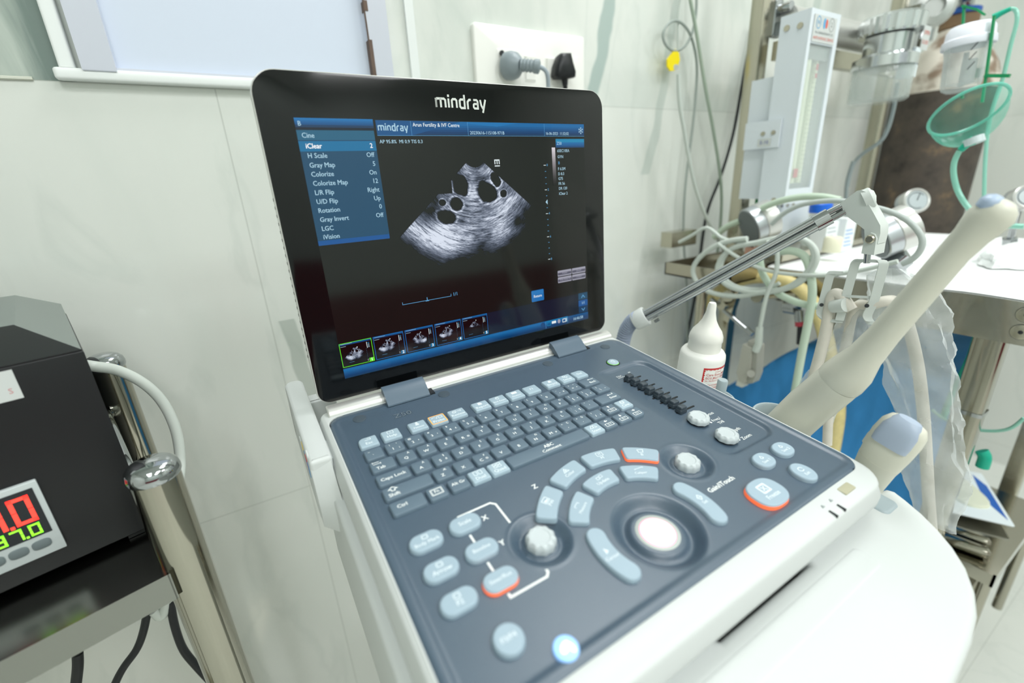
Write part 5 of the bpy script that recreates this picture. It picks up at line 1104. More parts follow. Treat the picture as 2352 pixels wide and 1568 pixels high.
Mt = Matrix.Translation((x0 + 47, yf - 5.3, Zf1 - 28)) @ Matrix.Rotation(pi / 2, 4, 'X')
b.stroke(ell(-22, 9, 7, 9, 20), 1.2, 0, 1, Mt, closed=True); b.text('N', -22, 9, 0, 9, 1, Mt); b.poly(ell(-3, 9, 4, 8, 16), 0, 1, Mt); b.poly(ell(4, 9, 4, 7, 16), 0.05, 2, Mt); b.stroke(ell(21, 9, 8, 10, 20), .8, 0, 3, Mt, closed=True); b.text('2', 21, 9, 0, 10, 3, Mt)
b.text('M/s CORPORATION PVT LTD', 0, -6, 0, 5, 3, Mt, sx=.9); b.text('ANTI HYPOXIC DEVICE', 0, -14, 0, 6.4, 2, Mt)
part(fm, 'name_label', b, [M_white, mat('light_blue_print', '5FAEDC', .5), mat('orange_print', 'DC6A58', .5), mat('grey_text', '6F7778', .5)])
for (y, z) in ((512, Zf1 - 22), (535, Zf1 - 20), (516, Zf0 + 6)):
    b = MB(); b.tube([Vector((x0 - 1.6, y, z)), Vector((x0 + 1, y, z))], 5, 14); part(fm, 'screw', b, M_steelb)
b = MB(); b.box(x0 - 4, x0 - 1, 520, 590, 36, 84); part(fm, 'hinge_plate', b, M_alu)
for (y, z) in ((532, 62), (552, 62)):
    b = MB(); b.tube([Vector((x0 - 6, y, z)), Vector((x0 - 4, y, z))], 4, 12); part(fm, 'screw', b, M_steelb)
b = MB(); b.box(925, 942, 552, 598, -58, 160); part(fm, 'mounting_channel', b, M_alu)
b = MB(); Mt = Matrix.Translation((x0 - 4.4, 548, 46)) @ Matrix.Rotation(-pi / 2, 4, 'Z') @ Matrix.Rotation(pi / 2, 4, 'X'); b.poly([(-13, -7), (13, -7), (13, 7), (-13, 7)], 0, 0, Mt); b.text('E-10', 0, 0, .2, 9, 1, Mt); part(fm, 'code_sticker', b, [M_white, mat('ink_blue', '2E3F9C', .5)])
b = MB(); b.tube(pts([(1774, 372), (1768, 400), (1758, 425), (1756, 440)], Y=560), 3.4, 10); solo('blue_gas_line', b, mat('blue_line', '1F55B8', .35), 'short blue gas line entering the black elbow below the flowmeter', 'hose')
b = MB(); b.tube(pts([(1778, 400), (1764, 425), (1744, 445), (1738, 470), (1736, 500)], Y=572), 4, 10); solo('green_gas_line', b, mat('green_line', '0C8A4A', .35), 'short green gas line curving behind the black elbow under the flowmeter', 'hose')
b = MB(); b.tube(pts([(1757, 436), (1757, 454), (1772, 458)], Y=558), 7.5, 12, smooth=2); b.tube(pts([(1748, 470), (1770, 474)], Y=564), 6, 12); solo('gas_elbow', b, M_dark, 'small black push-fit elbow beneath the flowmeter', 'pipe fitting')
# white box below the flowmeter and things on the rear ledge
b = MB(); b.box(1000, 1130, 555, 590, TZ + 25, TZ + 120, bev=4); 
for u in (0, 1, 2): b.tube([Vector((1012 + 22 * u, 555, TZ + 104)), Vector((1012 + 22 * u, 552, TZ + 104))], 3, 10, 1)
solo('white_control_box', b, [M_alu, M_steelb], 'white boxed unit behind the cable coil under the flowmeter', 'box')
bc = tl('disinfectant_bottle', 'clear plastic bottle with bright blue cap on the worktop ledge', 'bottle', (1120, 500, TZ + 24))
cB = pt(1878, 500, Y=505); b = MB(); b.lathe([(20, -65), (23, -62), (23, -12), (16, 2), (13, 4)], 28, 0, Matrix.Translation(cB)); part(bc, 'bottle_body', b, mat('frosted_bottle', 'E4ECE8', .25, sub=.1))
b = MB(); cC = pt(1885, 478, Y=505); b.lathe([(20, -9), (21, -7), (21, 8), (19, 10), (0, 10.5)], 28, 0, Matrix.Translation(cC)); part(bc, 'cap', b, mat('bright_blue', '1D6BE0', .35))
for (u0, v0, lx, hz, lb, ck) in ((1905, 565, 48, 58, 'small white medicine carton with grey print behind the hanger rods', 'grey_lines'), (1945, 568, 46, 70, 'small white medicine carton with blue print left of the round gauge', 'blue_lines')):
    c_ = pt(u0, v0, Y=470); b = MB(); b.box(c_.x - lx / 2, c_.x + lx / 2, c_.y, c_.y + 30, c_.z - 8, c_.z - 8 + hz, 0)
    for k in range(5): b.box(c_.x - lx / 2 + 5, c_.x + lx / 2 - 8 - 5 * (k % 3), c_.y - .3, c_.y, c_.z + 4 + k * 8, c_.z + 6.5 + k * 8, 1)
    solo('medicine_carton', b, [mat('carton_white_' + ck, 'EFF3F3', .5), mat(ck, 'A9AEB4' if 'grey' in ck else '7FA6DC', .5)], lb, 'carton')
b = MB(); b.lathe([(15, 0), (16, 2), (16, 26), (13, 30), (0, 30)], 24, 0, Matrix.Translation(pt(1912, 562, Y=440) + Vector((0, 0, -14)))); solo('cream_jar', b, mat('cream_jar', 'EFECD2', .4), 'tiny cream jar in front of the medicine cartons', 'jar')
# ---------------------------------------------------------------- round pressure gauges
def gauge(c, ax, R, L, name, label, face='grey', stem=None, cat='gauge'):
    t = tl(name, label, cat, c); M_ = axis_mx(c, ax)
    b = MB(); b.lathe([(R - 3, 0), (R, 1.5), (R, L * .42)], 40, 0, M_); b.lathe([(R - 2.6, -.6), (R - 3, -1), (0, -1)], 40, 1, M_); part(t, 'rear_shell', b, [mat('gauge_' + face, 'BCC1C4', .28, .6), mat('gauge_back_' + face, '6E7679', .4)])
    b = MB(); b.lathe([(R - 1, L * .42), (R + .6, L * .45), (R + .6, L), (R - 2, L + 1.6), (R - 4.6, L + .4), (R - 4.8, L - 2)], 40, 0, M_); part(t, 'bezel', b, M_silver)
    b = MB(); b.lathe([(R - 5, L - .5), (0, L - .4)], 40, 0, M_); part(t, 'dial', b, mat('dial_white', 'B4BEC0', .25) if 'dial_white' not in bpy.data.materials else bpy.data.materials['dial_white'])
    b = MB(); b.stroke([(0, 0), (R * .55, R * .3)], 1.6, L + .2, 0, M_); b.stroke([(R * .66 * cos(a_ * .3), R * .66 * sin(a_ * .3)) for a_ in range(16)], 1.2, L + .1, 0, M_); part(t, 'needle', b, M_dark)
    if stem is not None:
        b = MB(); e = Vector(stem); b.tube([Vector(c) + Vector(ax).normalized() * L * .5, e], 5.5, 12, smooth=1); b.lathe([(11, -8), (12, -6), (12, 6), (11, 8)], 6, 0, axis_mx(e, e - Vector(c))); part(t, 'stem', b, M_chrome)
    return t
def vdir(u, v, a, c, k):                                     # a to the right, c up, k away, as seen along the line of sight
    r = ray(u, v).normalized(); rt = Vector((.851, -.523, -.05)); rt = (rt - r * rt.dot(r)).normalized(); upv = Vector((.215, .26, .941)); upv = (upv - r * upv.dot(r) - rt * upv.dot(rt)).normalized()
    return (rt * a + upv * c + r * k).normalized()
# two drum-shaped regulators seen from behind
g1 = pt(1719, 522, Y=545); t = gauge(g1, vdir(1716, 524, .82, .42, .42), 37, 46, 'pressure_gauge', 'round silver gauge seen from behind, left end above the cable coil', 'silver_a', g1 + Vector((28, 6, -78)))
b = MB(); b.tube([g1 + Vector((26, -30, -18)), g1 + Vector((28, -37, -20))], 3, 10); part(t, 'side_screw', b, M_chrome)
b = MB(); b.box(g1.x + 14, g1.x + 40, g1.y - 8, g1.y + 10, g1.z - 62, g1.z - 42); part(t, 'tape_patch', b, mat('skin_tape', 'C89A88', .6))
g2 = pt(2010, 550, X=905); t = gauge(g2, vdir(2010, 545, .78, .45, .45), 35, 50, 'pressure_gauge', 'round silver gauge seen from behind, right of the grey hanger elbow', 'silver_b', pt(2052, 592, X=940))
b = MB(); b.tube([g2 + Vector((28, -28, 2)), g2 + Vector((29, -35, 2))], 3, 10); part(t, 'side_screw', b, M_chrome)
b = MB(); e = pt(2060, 600, X=935); b.lathe([(18, -16), (20, -12), (20, 8), (15, 12)], 6, 0, axis_mx(e, (.7, -.2, -.6))); b.tube([e, e + Vector((24, -4, -30))], 9, 14); part(t, 'hex_union', b, M_chrome)
g3 = pt(2083, 470, X=1300); gauge(g3, vdir(2090, 470, .5, .3, -.8), 26, 30, 'pressure_gauge', 'white-faced round gauge standing before the dark gas cylinder', 'silver_c', g3 + Vector((20, -10, -72)))
g4 = pt(2332, 462, X=1300); gauge(g4, vdir(2340, 460, .5, .3, -.8), 22, 28, 'pressure_gauge', 'white-faced round gauge cut by the right edge of the photo', 'silver_d', g4 + Vector((16, -6, -78)))
# ---------------------------------------------------------------- hoses and coiled cables on the frame
b = MB(); Xc = 855
def coil(ps, X, r, nm, label, m=None, cat='cable', closed=False, sm=6):
    b = MB(); b.tube([pt(p[0], p[1], X=X + (p[2] if len(p) > 2 else 0)) for p in ps], r, 12, closed=closed, smooth=sm); return solo(nm, b, m or M_cable, label, cat)
coil([(1716, 548), (1680, 552), (1640, 566), (1608, 590), (1592, 615), (1596, 640), (1618, 664), (1650, 676), (1700, 680), (1740, 672), (1800, 664), (1840, 640), (1866, 606), (1870, 580), (1856, 556), (1824, 546), (1780, 548), (1736, 558), (1690, 566), (1660, 588), (1648, 614), (1652, 636), (1672, 656), (1708, 668), (1750, 672), (1800, 664), (1844, 644), (1874, 604), (1872, 572), (1850, 552), (1820, 543)], 768, 4.6, 'coiled_cable', 'pale grey cable coiled in wide loops above the yellow hose')
coil([(1700, 560), (1670, 580), (1656, 610), (1662, 636), (1690, 658), (1740, 665), (1770, 660), (1790, 650)], 774, 3.6, 'coiled_cable', 'thin inner loop of pale grey cable inside the coil')
coil([(1560, 556), (1590, 540), (1620, 522), (1640, 532), (1660, 548), (1700, 556), (1716, 552)], 776, 3.2, 'loose_cable', 'thin pale cable arching left of the coil over the steel tray')
coil([(1762, 556), (1782, 560), (1786, 590), (1782, 630), (1768, 660), (1758, 690), (1750, 730), (1744, 762)], 762, 3.6, 'sensor_cable', 'pale cable dropping from the coil to the finger clip sensor')
coil([(1650, 560), (1690, 588), (1750, 618), (1820, 630), (1900, 632), (1980, 620), (2062, 600)], 764, 3.2, 'loose_cable', 'thin pale cable crossing the coil toward the hanger')
coil([(1640, 545), (1670, 520), (1700, 508)], 900, 6.5, 'gas_hose', 'thick pale green hose left of the round silver gauge', mat('pale_green_hose', 'BFD0BD', .4), 'hose')
coil([(1750, 478), (1790, 462), (1840, 452), (1890, 452), (1930, 460)], 880, 6.0, 'gas_hose', 'thick pale green hose arching from the left gauge behind the hanger elbow', bpy.data.materials['pale_green_hose'], 'hose')
coil([(1772, 515), (1800, 490), (1840, 470), (1890, 462), (1940, 462), (2000, 474), (2050, 488), (2090, 510), (2118, 545), (2114, 575), (2094, 596), (2072, 606)], 800, 4.0, 'monitor_cable', 'grey cable looping over the hanger elbow and round the second gauge', mat('cable_grey_b', 'B5BDB9', .4))
coil([(1744, 590), (1752, 630), (1780, 668), (1810, 686), (1850, 700), (1895, 704)], 776, 5.8, 'gas_hose', 'thick pale green hose sagging below the cable coil', bpy.data.materials['pale_green_hose'], 'hose')
coil([(1786, 578), (1820, 576), (1850, 590), (1862, 630), (1866, 680), (1856, 740), (1840, 820), (1826, 900), (1812, 980), (1800, 1060)], 770, 6.2, 'gas_hose', 'thick pale green hose hanging straight down right of the finger clip', bpy.data.materials['pale_green_hose'], 'hose')
coil([(1605, 770), (1616, 720), (1640, 680), (1680, 650), (1740, 636), (1790, 640), (1840, 664), (1876, 710), (1896, 770), (1912, 850), (1925, 930), (1918, 1000), (1905, 1070)], 880, 12.5, 'yellow_hose', 'thick yellowed corrugated hose arching under the cable coil', M_yhose, 'hose')
coil([(1800, 640), (1850, 640), (1890, 660), (1910, 700)], 930, 11, 'yellow_hose', 'short yellowed hose behind the arching one, right of the coil', M_yhose, 'hose')
coil([(1960, 370), (1945, 420), (1944, 470), (1950, 520)], 1250, 4, 'grey_gas_tube', 'thin grey tube falling left of the dark cylinder', mat('cable_grey_c', '8E999A', .35), 'hose')
coil([(2062, 190), (2050, 260), (2028, 320), (1985, 350), (1958, 380), (1946, 430)], 1290, 4.2, 'grey_gas_tube', 'grey tube bending down from beneath the glass jar', bpy.data.materials['cable_grey_c'], 'hose')
# finger clip
fc = tl('finger_clip_sensor', 'beige-grey finger clip sensor hanging from the coiled cable', 'finger sensor', pt(1715, 880, X=790))
b = MB(); b.tube([pt(1745, 752, X=764), pt(1742, 790, X=764), pt(1735, 806, X=764)], [6, 6.5, 6.5], 14, smooth=1); part(fc, 'strain_relief', b, M_cable)
for k, m_ in ((0, 'clip_a'), (1, 'clip_b')):
    out_c = [(1706, 790), (1726, 800), (1722, 850), (1710, 882), (1696, 874), (1692, 856)] if k == 0 else [(1718, 782), (1740, 796), (1736, 860), (1728, 880), (1712, 882), (1724, 850)]
    b = MB(); b.slab([pt(u, v, X=758 + 4 * k) for (u, v) in out_c], (22, 0, 0)); part(fc, 'clip_half', b, mat(m_, 'B5B4AA' if k == 0 else 'A6A69D', .45), 25)
b = MB(); b.slab([pt(u, v, X=760) for (u, v) in [(1696, 862), (1712, 878), (1704, 890), (1690, 884)]], (18, 0, 0)); part(fc, 'finger_pad', b, mat('pad_white', 'D3D4CC', .5))
b = MB(); b.tube([pt(1725, 858, X=756), pt(1725, 858, X=782)], 7, 16); part(fc, 'hinge_pin', b, bpy.data.materials['clip_b'])
# clamp with chrome tommy bar
cl = tl('rail_clamp', 'chrome rail clamp with slanting lever bar behind the jelly bottle', 'clamp', pt(1670, 760, X=860))
b = MB(); b.slab(pts([(1684, 662), (1696, 668), (1690, 690), (1672, 742), (1660, 734), (1674, 690)], X=855), (14, 0, 0)); part(cl, 'clamp_body', b, M_steelb)
b = MB(); b.tube([pt(1672, 680, X=820), pt(1676, 680, X=860)], 11, 18); b.tube([pt(1656, 702, X=830), pt(1674, 702, X=862)], 9, 16); part(cl, 'clamp_knob', b, M_steelb)
b = MB(); b.tube([pt(1662, 712, X=826), pt(1728, 768, X=826)], 4.2, 14); b.tube([pt(1714, 754, X=826), pt(1728, 768, X=826)], 5.2, 14); b.tube([pt(1634, 686, X=826), pt(1648, 698, X=826)], 4.4, 12); part(cl, 'lever_bar', b, M_chrome)
b = MB(); b.tube([pt(1738, 682, X=845), pt(1750, 682, X=880)], 11, 20); part(fr, 'rail_knob', b, M_steelb)
b = MB(); b.tube([pt(1742, 684, X=880), pt(1830, 676, X=880)], 5, 12); part(fr, 'knob_rod', b, M_steelb)
b = MB(); b.tube(pts([(1806, 700), (1832, 704)], X=900), 16, 18); b.tube(pts([(1835, 712), (1838, 740)], X=900), 9, 14); b.tube(pts([(1838, 738), (1839, 748)], X=900), 9.4, 14, 1); b.tube(pts([(1838, 748), (1836, 790)], X=900), 5, 14, 2); solo('gas_outlet', b, [M_chrome, mat('red_ring', 'B84050', .4), M_dark], 'chrome gas outlet with red ring under the worktop', 'gas outlet')
# ---------------------------------------------------------------- jar and regulators on the manifold
vj = tl('suction_jar', 'clear glass jar under a chrome ribbed head on the manifold tube', 'glass jar', (1330, 545, 130))
cj = Vector((1219, 501, 138)); JM = Matrix.Translation(cj) @ Matrix.Scale(.92, 4)
b = MB(); b.lathe([(50, -22), (56, -18), (57, -6), (57, 42), (54, 46), (51, 46), (53.5, 40), (53.5, -5), (47, -16), (0, -17)], 40, 0, JM); part(vj, 'jar', b, film('jar_film', 'DDE6E3', .16, .05))
b = MB(); b.lathe([(30, 44), (60, 46), (60, 66), (50, 70), (44, 74), (44, 108), (30, 112)], 40, 0, JM); M_pol = mat('polished_alloy', 'D2D6D6', .16, .85); part(vj, 'jar_head', b, M_pol)
b = MB(); R_ = []
for z, k in ((110, 0), (114, 2), (140, 3), (146, -4), (148, -30)): R_.append([((56 + k + 1.3 * (j % 2)) * cos(2 * pi * j / 60), (56 + k + 1.3 * (j % 2)) * sin(2 * pi * j / 60), z) for j in range(60)])
b.rings(R_, 0, JM); part(vj, 'ribbed_dial', b, M_pol, 15)
b = MB(); Mt = JM @ Matrix.Translation((14, -62, 92)) @ Matrix.Rotation(pi / 2, 4, 'X'); b.poly([(-18, -22), (18, -22), (18, 22), (-18, 22)], 0, 0, Mt); b.text('OPEN', 0, 9, .3, 11, 1, Mt); b.text('CLOSE', 0, -8, .3, 10, 1, Mt); part(vj, 'red_text_label', b, [M_white, bpy.data.materials['orange_print']])
b = MB(); b.box(1271, 1290, 478, 515, 207, 294); b.box(1281, 1305, 474, 501, 166, 219, 1); part(vj, 'side_block', b, [M_chrome, mat('label_plate', 'E2ECF0', .4)])
def speckled(name, stops, scale, rough=.65):
    m = bpy.data.materials.new(name); m.use_nodes = True; nt = m.node_tree; n = nt.nodes.new('ShaderNodeTexNoise'); n.inputs['Scale'].default_value = scale; n.inputs['Detail'].default_value = 9; n.inputs['Roughness'].default_value = .65
    r_ = nt.nodes.new('ShaderNodeValToRGB'); cr = r_.color_ramp
    while len(cr.elements) < len(stops): cr.elements.new(.5)
    for e, (p, c) in zip(cr.elements, stops): e.position = p; e.color = lin(c)
    tcn = nt.nodes.new('ShaderNodeTexCoord'); nt.links.new(tcn.outputs['Object'], n.inputs['Vector']); nt.links.new(n.outputs['Fac'], r_.inputs[0]); nt.links.new(r_.outputs[0], nt.nodes['Principled BSDF'].inputs['Base Color']); nt.nodes['Principled BSDF'].inputs['Roughness'].default_value = rough
    return m
# gas cylinder
cy = tl('gas_cylinder', 'tall dark brown scuffed gas cylinder with flaking white shoulder near the wall', 'gas cylinder', (1850, 600, -1150))
Cx, Cy_, Rc = 1850, 598, 116
b = MB(); b.lathe([(Rc - 8, -1150), (Rc, -1140), (Rc, 178)], 56, 0, Matrix.Translation((Cx, Cy_, 0)))
part(cy, 'cylinder_body', b, speckled('scuffed_brown', ((.30, '2E2823'), (.50, '4A423A'), (.60, '51483E'), (.70, '75614A')), 16))
b = MB(); b.lathe([(Rc, 178), (Rc - 2, 205), (Rc - 12, 240), (Rc - 30, 272), (Rc - 56, 300), (Rc - 74, 322), (38, 338)], 56, 0, Matrix.Translation((Cx, Cy_, 0)))
sh = bpy.data.materials.new('flaking_white'); sh.use_nodes = True; nt = sh.node_tree; n = nt.nodes.new('ShaderNodeTexNoise'); n.inputs['Scale'].default_value = 14; n.inputs['Detail'].default_value = 8; r_ = nt.nodes.new('ShaderNodeValToRGB'); r_.color_ramp.elements[0].position = .38; r_.color_ramp.elements[0].color = lin('8A7765'); r_.color_ramp.elements[1].position = .5; r_.color_ramp.elements[1].color = lin('DAD3C6'); tcn = nt.nodes.new('ShaderNodeTexCoord'); nt.links.new(tcn.outputs['Object'], n.inputs['Vector']); nt.links.new(n.outputs['Fac'], r_.inputs[0]); nt.links.new(r_.outputs[0], nt.nodes['Principled BSDF'].inputs['Base Color']); nt.nodes['Principled BSDF'].inputs['Roughness'].default_value = .7
part(cy, 'shoulder', b, sh)
b = MB(); b.lathe([(38, 336), (42, 340), (42, 366), (36, 370)], 30, 0, Matrix.Translation((Cx, Cy_, 0))); part(cy, 'collar_ring', b, mat('brown_collar', '7A6248', .6))
b = MB(); b.lathe([(40, 370), (42, 372), (42, 382), (38, 384)], 30, 0, Matrix.Translation((Cx, Cy_, 0))); part(cy, 'blue_ring', b, mat('blue_ring', '2458A8', .5))
b = MB(); b.lathe([(18, 384), (22, 390), (22, 450), (16, 455)], 24, 0, Matrix.Translation((Cx, Cy_, 0))); b.tube([Vector((Cx, Cy_, 420)), Vector((Cx - 110, Cy_ - 50, 410))], 22, 22); part(cy, 'valve', b, M_chrome)
rg_ = tl('cylinder_regulator', 'chrome and grey regulator with round knob bolted to the cylinder valve', 'regulator', (Cx - 130, Cy_ - 60, 400))
ck = pt(2140, 18, X=1600); b = MB(); b.lathe([(30, 0), (44, 4), (46, 30), (38, 40), (22, 42), (20, 30), (0, 30)], 32, 0, axis_mx(ck + Vector((25, 12, 0)), Vector((-.85, -.5, .0)))); part(rg_, 'regulator_dome', b, mat('dull_chrome', 'C2C4C2', .25, .9))
b = MB(); b.tube([ck + Vector((20, 10, 0)), ck + Vector((120, 40, 10))], 20, 20); b.tube([ck + Vector((60, 20, 10)), ck + Vector((62, 22, -62))], 16, 18); b.tube([ck + Vector((0, 10, -52)), ck + Vector((-50, 0, -84))], 16, 18); part(rg_, 'regulator_body', b, M_chrome)
b = MB(); b.box(Cx - 60, Cx + 60, Cy_ - 30, Cy_ + 40, 455, 560, bev=8); part(rg_, 'black_guard', b, M_dark)
b = MB(); b.slab([pt(2060, 52, X=1560), pt(2110, 60, X=1560), pt(2098, 84, X=1560), pt(2066, 72, X=1560)], (40, 0, 0)); part(rg_, 'yoke', b, M_dark)
# humidifier bottle
hb = tl('humidifier_bottle', 'clear humidifier bottle with white screw lid, hanging before the gas cylinder', 'bottle', pt(2200, 200, X=1180))
Xh = 1180; pT = pt(2233, 58, X=Xh); pB = pt(2203, 212, X=Xh); axh = (pT - pB); Lq = axh.length; Mh_ = axis_mx(pB, axh)
b = MB(); b.lathe([(18, 0), (26, 5), (28, 14), (30, 60), (33, Lq * .70), (31, Lq * .70), (28, 60), (26, 14), (0, 8)], 36, 0, Mh_); part(hb, 'bottle_body', b, film('bottle_film', 'DDE4E4', .22, .06))
b = MB(); b.lathe([(36, Lq * .68), (37, Lq * .70), (36, Lq * .79), (33.5, Lq * .81), (32.5, Lq * .93), (28, Lq * 1.0), (0, Lq * 1.01)], 36, 0, Mh_); part(hb, 'screw_lid', b, mat('lavender_white', 'E9EBF4', .35))
b = MB(); b.tube([Mh_ @ Vector((0, 0, 10)), Mh_ @ Vector((0, 0, Lq * .6))], 4, 12); b.tube([Mh_ @ Vector((-4, -8, 12)), Mh_ @ Vector((-4, -8, 50))], 10, 14); part(hb, 'dip_tube', b, M_white)
b = MB(); b.tube([Mh_ @ Vector((22, -10, 22)), Mh_ @ Vector((22, -10, 36))], 9, 12); part(hb, 'green_diffuser', b, mat('diffuser_green', '3E7F63', .4))
b = MB()
for z in (40, 55, 70, 85): b.stroke([(-10, 0), (4, 0)], 1.4, 0, 0, axis_mx(Mh_ @ Vector((0, 0, z)), Vector((-.8, -.55, 0))) @ Matrix.Translation((0, 0, 33)))
part(hb, 'level_mark', b, M_dark)
# oxygen mask and its green line
M_mask = film('green_mask_film', '4FC2A8', .18, .15); M_og = mat('oxygen_green', '17A98C', .35); M_dg = mat('strap_green', '0E8A55', .4)
mk_ = tl('oxygen_mask', 'translucent green oxygen mask hanging in front of the dark cylinder', 'oxygen mask', pt(2232, 300, X=1080))
Xm = 1080; rimc = pt(2222, 255, X=Xm); e1 = (pt(2310, 200, X=Xm) - pt(2134, 306, X=Xm)) / 2; e2 = Vector((1, 0, 0)) * 46 + (pt(2236, 285, X=Xm) - pt(2212, 226, X=Xm)) * .42; apex = pt(2236, 316, X=Xm)
R_ = []
for k in range(11):
    t_ = k / 10; s_ = cos(t_ * pi / 2 * .93); c_ = rimc.lerp(apex, sin(t_ * pi / 2)); R_.append([c_ + e1 * s_ * cos(2 * pi * j / 40) + e2 * s_ * sin(2 * pi * j / 40) for j in range(40)])
b = MB(); b.rings(R_, 0, None, False, True); part(mk_, 'mask_shell', b, M_mask, 60)
b = MB(); b.tube(R_[0], 2.4, 8, closed=True, smooth=1); part(mk_, 'mask_rim', b, film('mask_rim_film', '6FCDB8', .6, .15))
b = MB(); b.tube([apex, pt(2240, 330, X=Xm)], 13, 18); part(mk_, 'port', b, mat('port_clear', 'C6D2D4', .25))
b = MB(); b.tube(pts([(2236, 322), (2222, 330), (2206, 345)], X=Xm), [8, 6, 5], 12, smooth=2); part(mk_, 'tube_connector', b, M_og)
b = MB(); b.tube([pt(2204, 346, X=Xm), pt(2192, 370, X=Xm), pt(2190, 400, X=Xm), pt(2200, 440, X=Xm), pt(2222, 475, X=Xm), pt(2250, 500, X=Xm), pt(2280, 515, X=Xm), pt(2352, 520, X=Xm)], 4.2, 12, smooth=5)
M_ot = film('green_tube_film', '8FD2BE', .75, .12)
solo('oxygen_tube', b, M_ot, 'pale green oxygen tube curling down from the mask port', 'tube')
b = MB(); b.tube(pts([(2282, 40), (2300, 30), (2322, 20)], X=Xh), [6, 4.6, 3.6], 12); b.tube(pts([(2322, 20), (2334, 24), (2336, 50), (2322, 100), (2304, 180), (2286, 230), (2270, 290), (2262, 380), (2260, 480)], X=Xh), 3.0, 12, 1, smooth=5)
solo('oxygen_tube', b, [M_og, M_ot], 'pale green oxygen tube with dark green connector rising from the bottle lid', 'tube')
b = MB(); b.strap(pts([(2210, 14), (2245, 22), (2262, 34)], X=Xh + 30), 8, 3, (1, 0, 0)); b.strap(pts([(2284, 36), (2274, 110), (2266, 170), (2256, 235)], X=Xh - 20), 7, 3, (1, 0, 0)); b.strap(pts([(2262, 174), (2320, 174)], X=Xh - 20), 8, 5, (1, 0, 0)); b.strap(pts([(2215, 12), (2212, 60)], X=Xh + 30), 7, 3, (1, 0, 0)); b.strap(pts([(2212, 205), (2210, 226)], X=Xh + 10), 7, 3, (1, 0, 0))
solo('mask_strap', b, M_dg, 'bright green elastic strap of the mask around the humidifier bottle', 'strap')
# ---------------------------------------------------------------- blue drape below, trays and packets
b = MB(); vs = []; fs = []; nu, nv = 70, 46
for j in range(nv + 1):
    for i in range(nu + 1):
        y = 625 - (625 - 205) * i / nu; y_ = i / nu
        zt_ = -352 - ss(440, 625, y) * 175 - 8 * sin(y * .03)
        s_ = j / nv
        if s_ < .35: x = 1420 - (1420 - 1000) * (s_ / .35); y = y + (x - 1000) * .1 * y_; z = zt_ + 8 * noise.noise((x * .01, y * .014, 1))
        else:
            k = (s_ - .35) / .65; z = zt_ - k * (790 + zt_); x = 1000 - 14 * k + 16 * k * noise.noise((y * .016, z * .005, 2)) + 5 * noise.noise((y * .05, z * .02, 5))
        vs.append((x, y, z))
for j in range(nv):
    for i in range(nu): a = j * (nu + 1) + i; fs.append((a, a + 1, a + nu + 2, a + nu + 1))
b.add(vs, fs); b.add([(x + 3, y, z - 2) for (x, y, z) in vs], [f[::-1] for f in fs])
solo('blue_drape', b, mat('blue_nonwoven', '3C92D6', .75, var=.22, vscale=9, bump=.5, bscale=25), 'bright blue non-woven sheet draped over the shelf below the worktop', 'drape', sharp=70)
for (cx, cy, rot, lb) in ((1245, 205, .5, 'white and blue glove packet half off the lower steel shelf, right of the steel leg'), (1230, 290, .15, 'white and blue glove packet on the lower shelf behind the convex probe')):
    zz = -692 if cy == 205 else -705.5; Mq = Matrix.Translation((cx, cy, zz)) @ Matrix.Rotation(rot, 4, 'Z')
    b = MB(); b.prism(rrect(-95, 95, -60, 60, 4), 0, 4, 1.5, 0, Mq, bot=True); b.prism(ell(0, 0, 62, 34, 20, .3, 2.6), 4, 10, 4, 2, Mq); b.poly([(-60, 30), (50, 30), (20, 52), (-60, 52)], 4.3, 1, Mq); b.poly([(-80, -54), (40, -54), (80, -40), (-20, -34)], 4.3, 1, Mq); b.stroke([(40, 50), (72, 50), (80, 38), (80, 20)], 5, 4.4, 1, Mq)
    solo('glove_packet', b, [mat('packet_white_%d' % int(cy), 'E9F1F2', .3), mat('packet_blue_%d' % int(cy), '1B63BC', .4), mat('glove_cream_%d' % int(cy), 'E4E6CE', .6)], lb, 'glove packet')
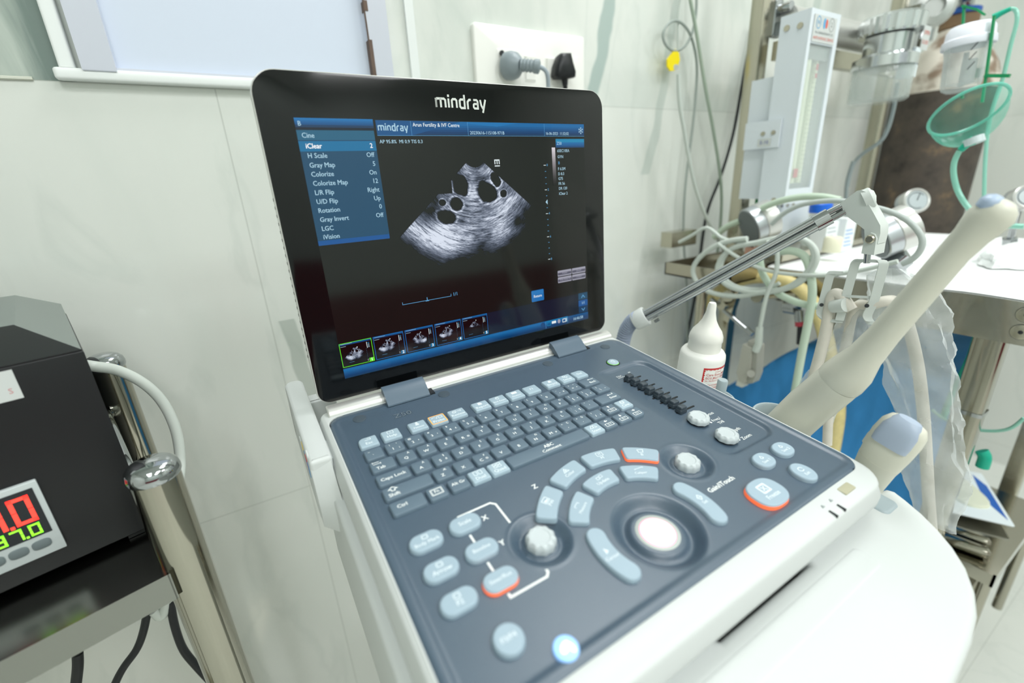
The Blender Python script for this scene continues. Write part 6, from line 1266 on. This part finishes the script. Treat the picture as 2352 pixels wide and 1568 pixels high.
b = MB(); b.box(1030, 1345, 95, 330, -712, -706); b.box(1026, 1030, 91, 334, -730, -704); b.box(1026, 1349, 91, 95, -730, -704)
for (x, y) in ((1036, 101), (1338, 101), (1036, 324), (1338, 324)): b.tube([Vector((x, y, -728)), Vector((x, y, -994))], 9, 14)
part(fr, 'step_shelf', b, M_steel)
for k in range(2):
    b = MB(); b.lathe([(10, 0), (12, 4), (11, 60), (4, 66), (0, 66)], 18, 0, axis_mx((1052 + 34 * k, 175 + 8 * k, -693), (.25, -1, 0)))
    solo('steel_vial', b, M_steel, 'shiny steel tube lying on the low steel shelf, ' + ('nearer to the white palm rest' if k == 0 else 'the one touching the glove packet'), 'steel tube')
b = MB(); b.tube(pts([(2246, 760), (2230, 820), (2190, 900), (2165, 960)], X=985), 5.2, 12, smooth=5); solo('green_suction_tube', b, M_og, 'bright green tube hanging before the blue drape left of the steel leg', 'tube')
b = MB(); b.tube(pts([(2352, 960), (2320, 985), (2270, 990), (2210, 980), (2165, 960), (2140, 940)], X=960), 2.6, 10, smooth=5); solo('clear_green_tube', b, M_ot, 'thin pale green tube sagging across the steel leg', 'tube')
b = MB(); b.tube(pts([(2255, 1035), (2262, 1050), (2256, 1072)], X=1000), 9, 12, smooth=4); solo('green_tube_end', b, M_og, 'bright green curved tube end just right of the steel leg', 'tube')

# ---------------------------------------------------------------- repeats share a group
GR = {'power_cable': 'black cables under the trolley shelf', 'pressure_gauge': 'round gauges on the anaesthesia frame', 'probe_cable': 'probe cables on the hanger', 'plastic_sleeve': 'clear plastic sleeves on the probe cables', 'gas_hose': 'pale green gas hoses', 'yellow_hose': 'yellowed hoses under the worktop', 'glove_packet': 'glove packets on the low shelf', 'medicine_carton': 'cartons on the worktop ledge', 'coiled_cable': 'coiled cables over the worktop end', 'loose_cable': 'loose thin cables round the coil', 'oxygen_tube': 'pale green oxygen tubes', 'steel_vial': 'steel tubes on the low shelf', 'grey_gas_tube': 'grey tubes below the glass jar'}
for o in list(C.objects):
    if o.parent is None and o.name.split('.')[0] in GR: o['group'] = GR[o.name.split('.')[0]]
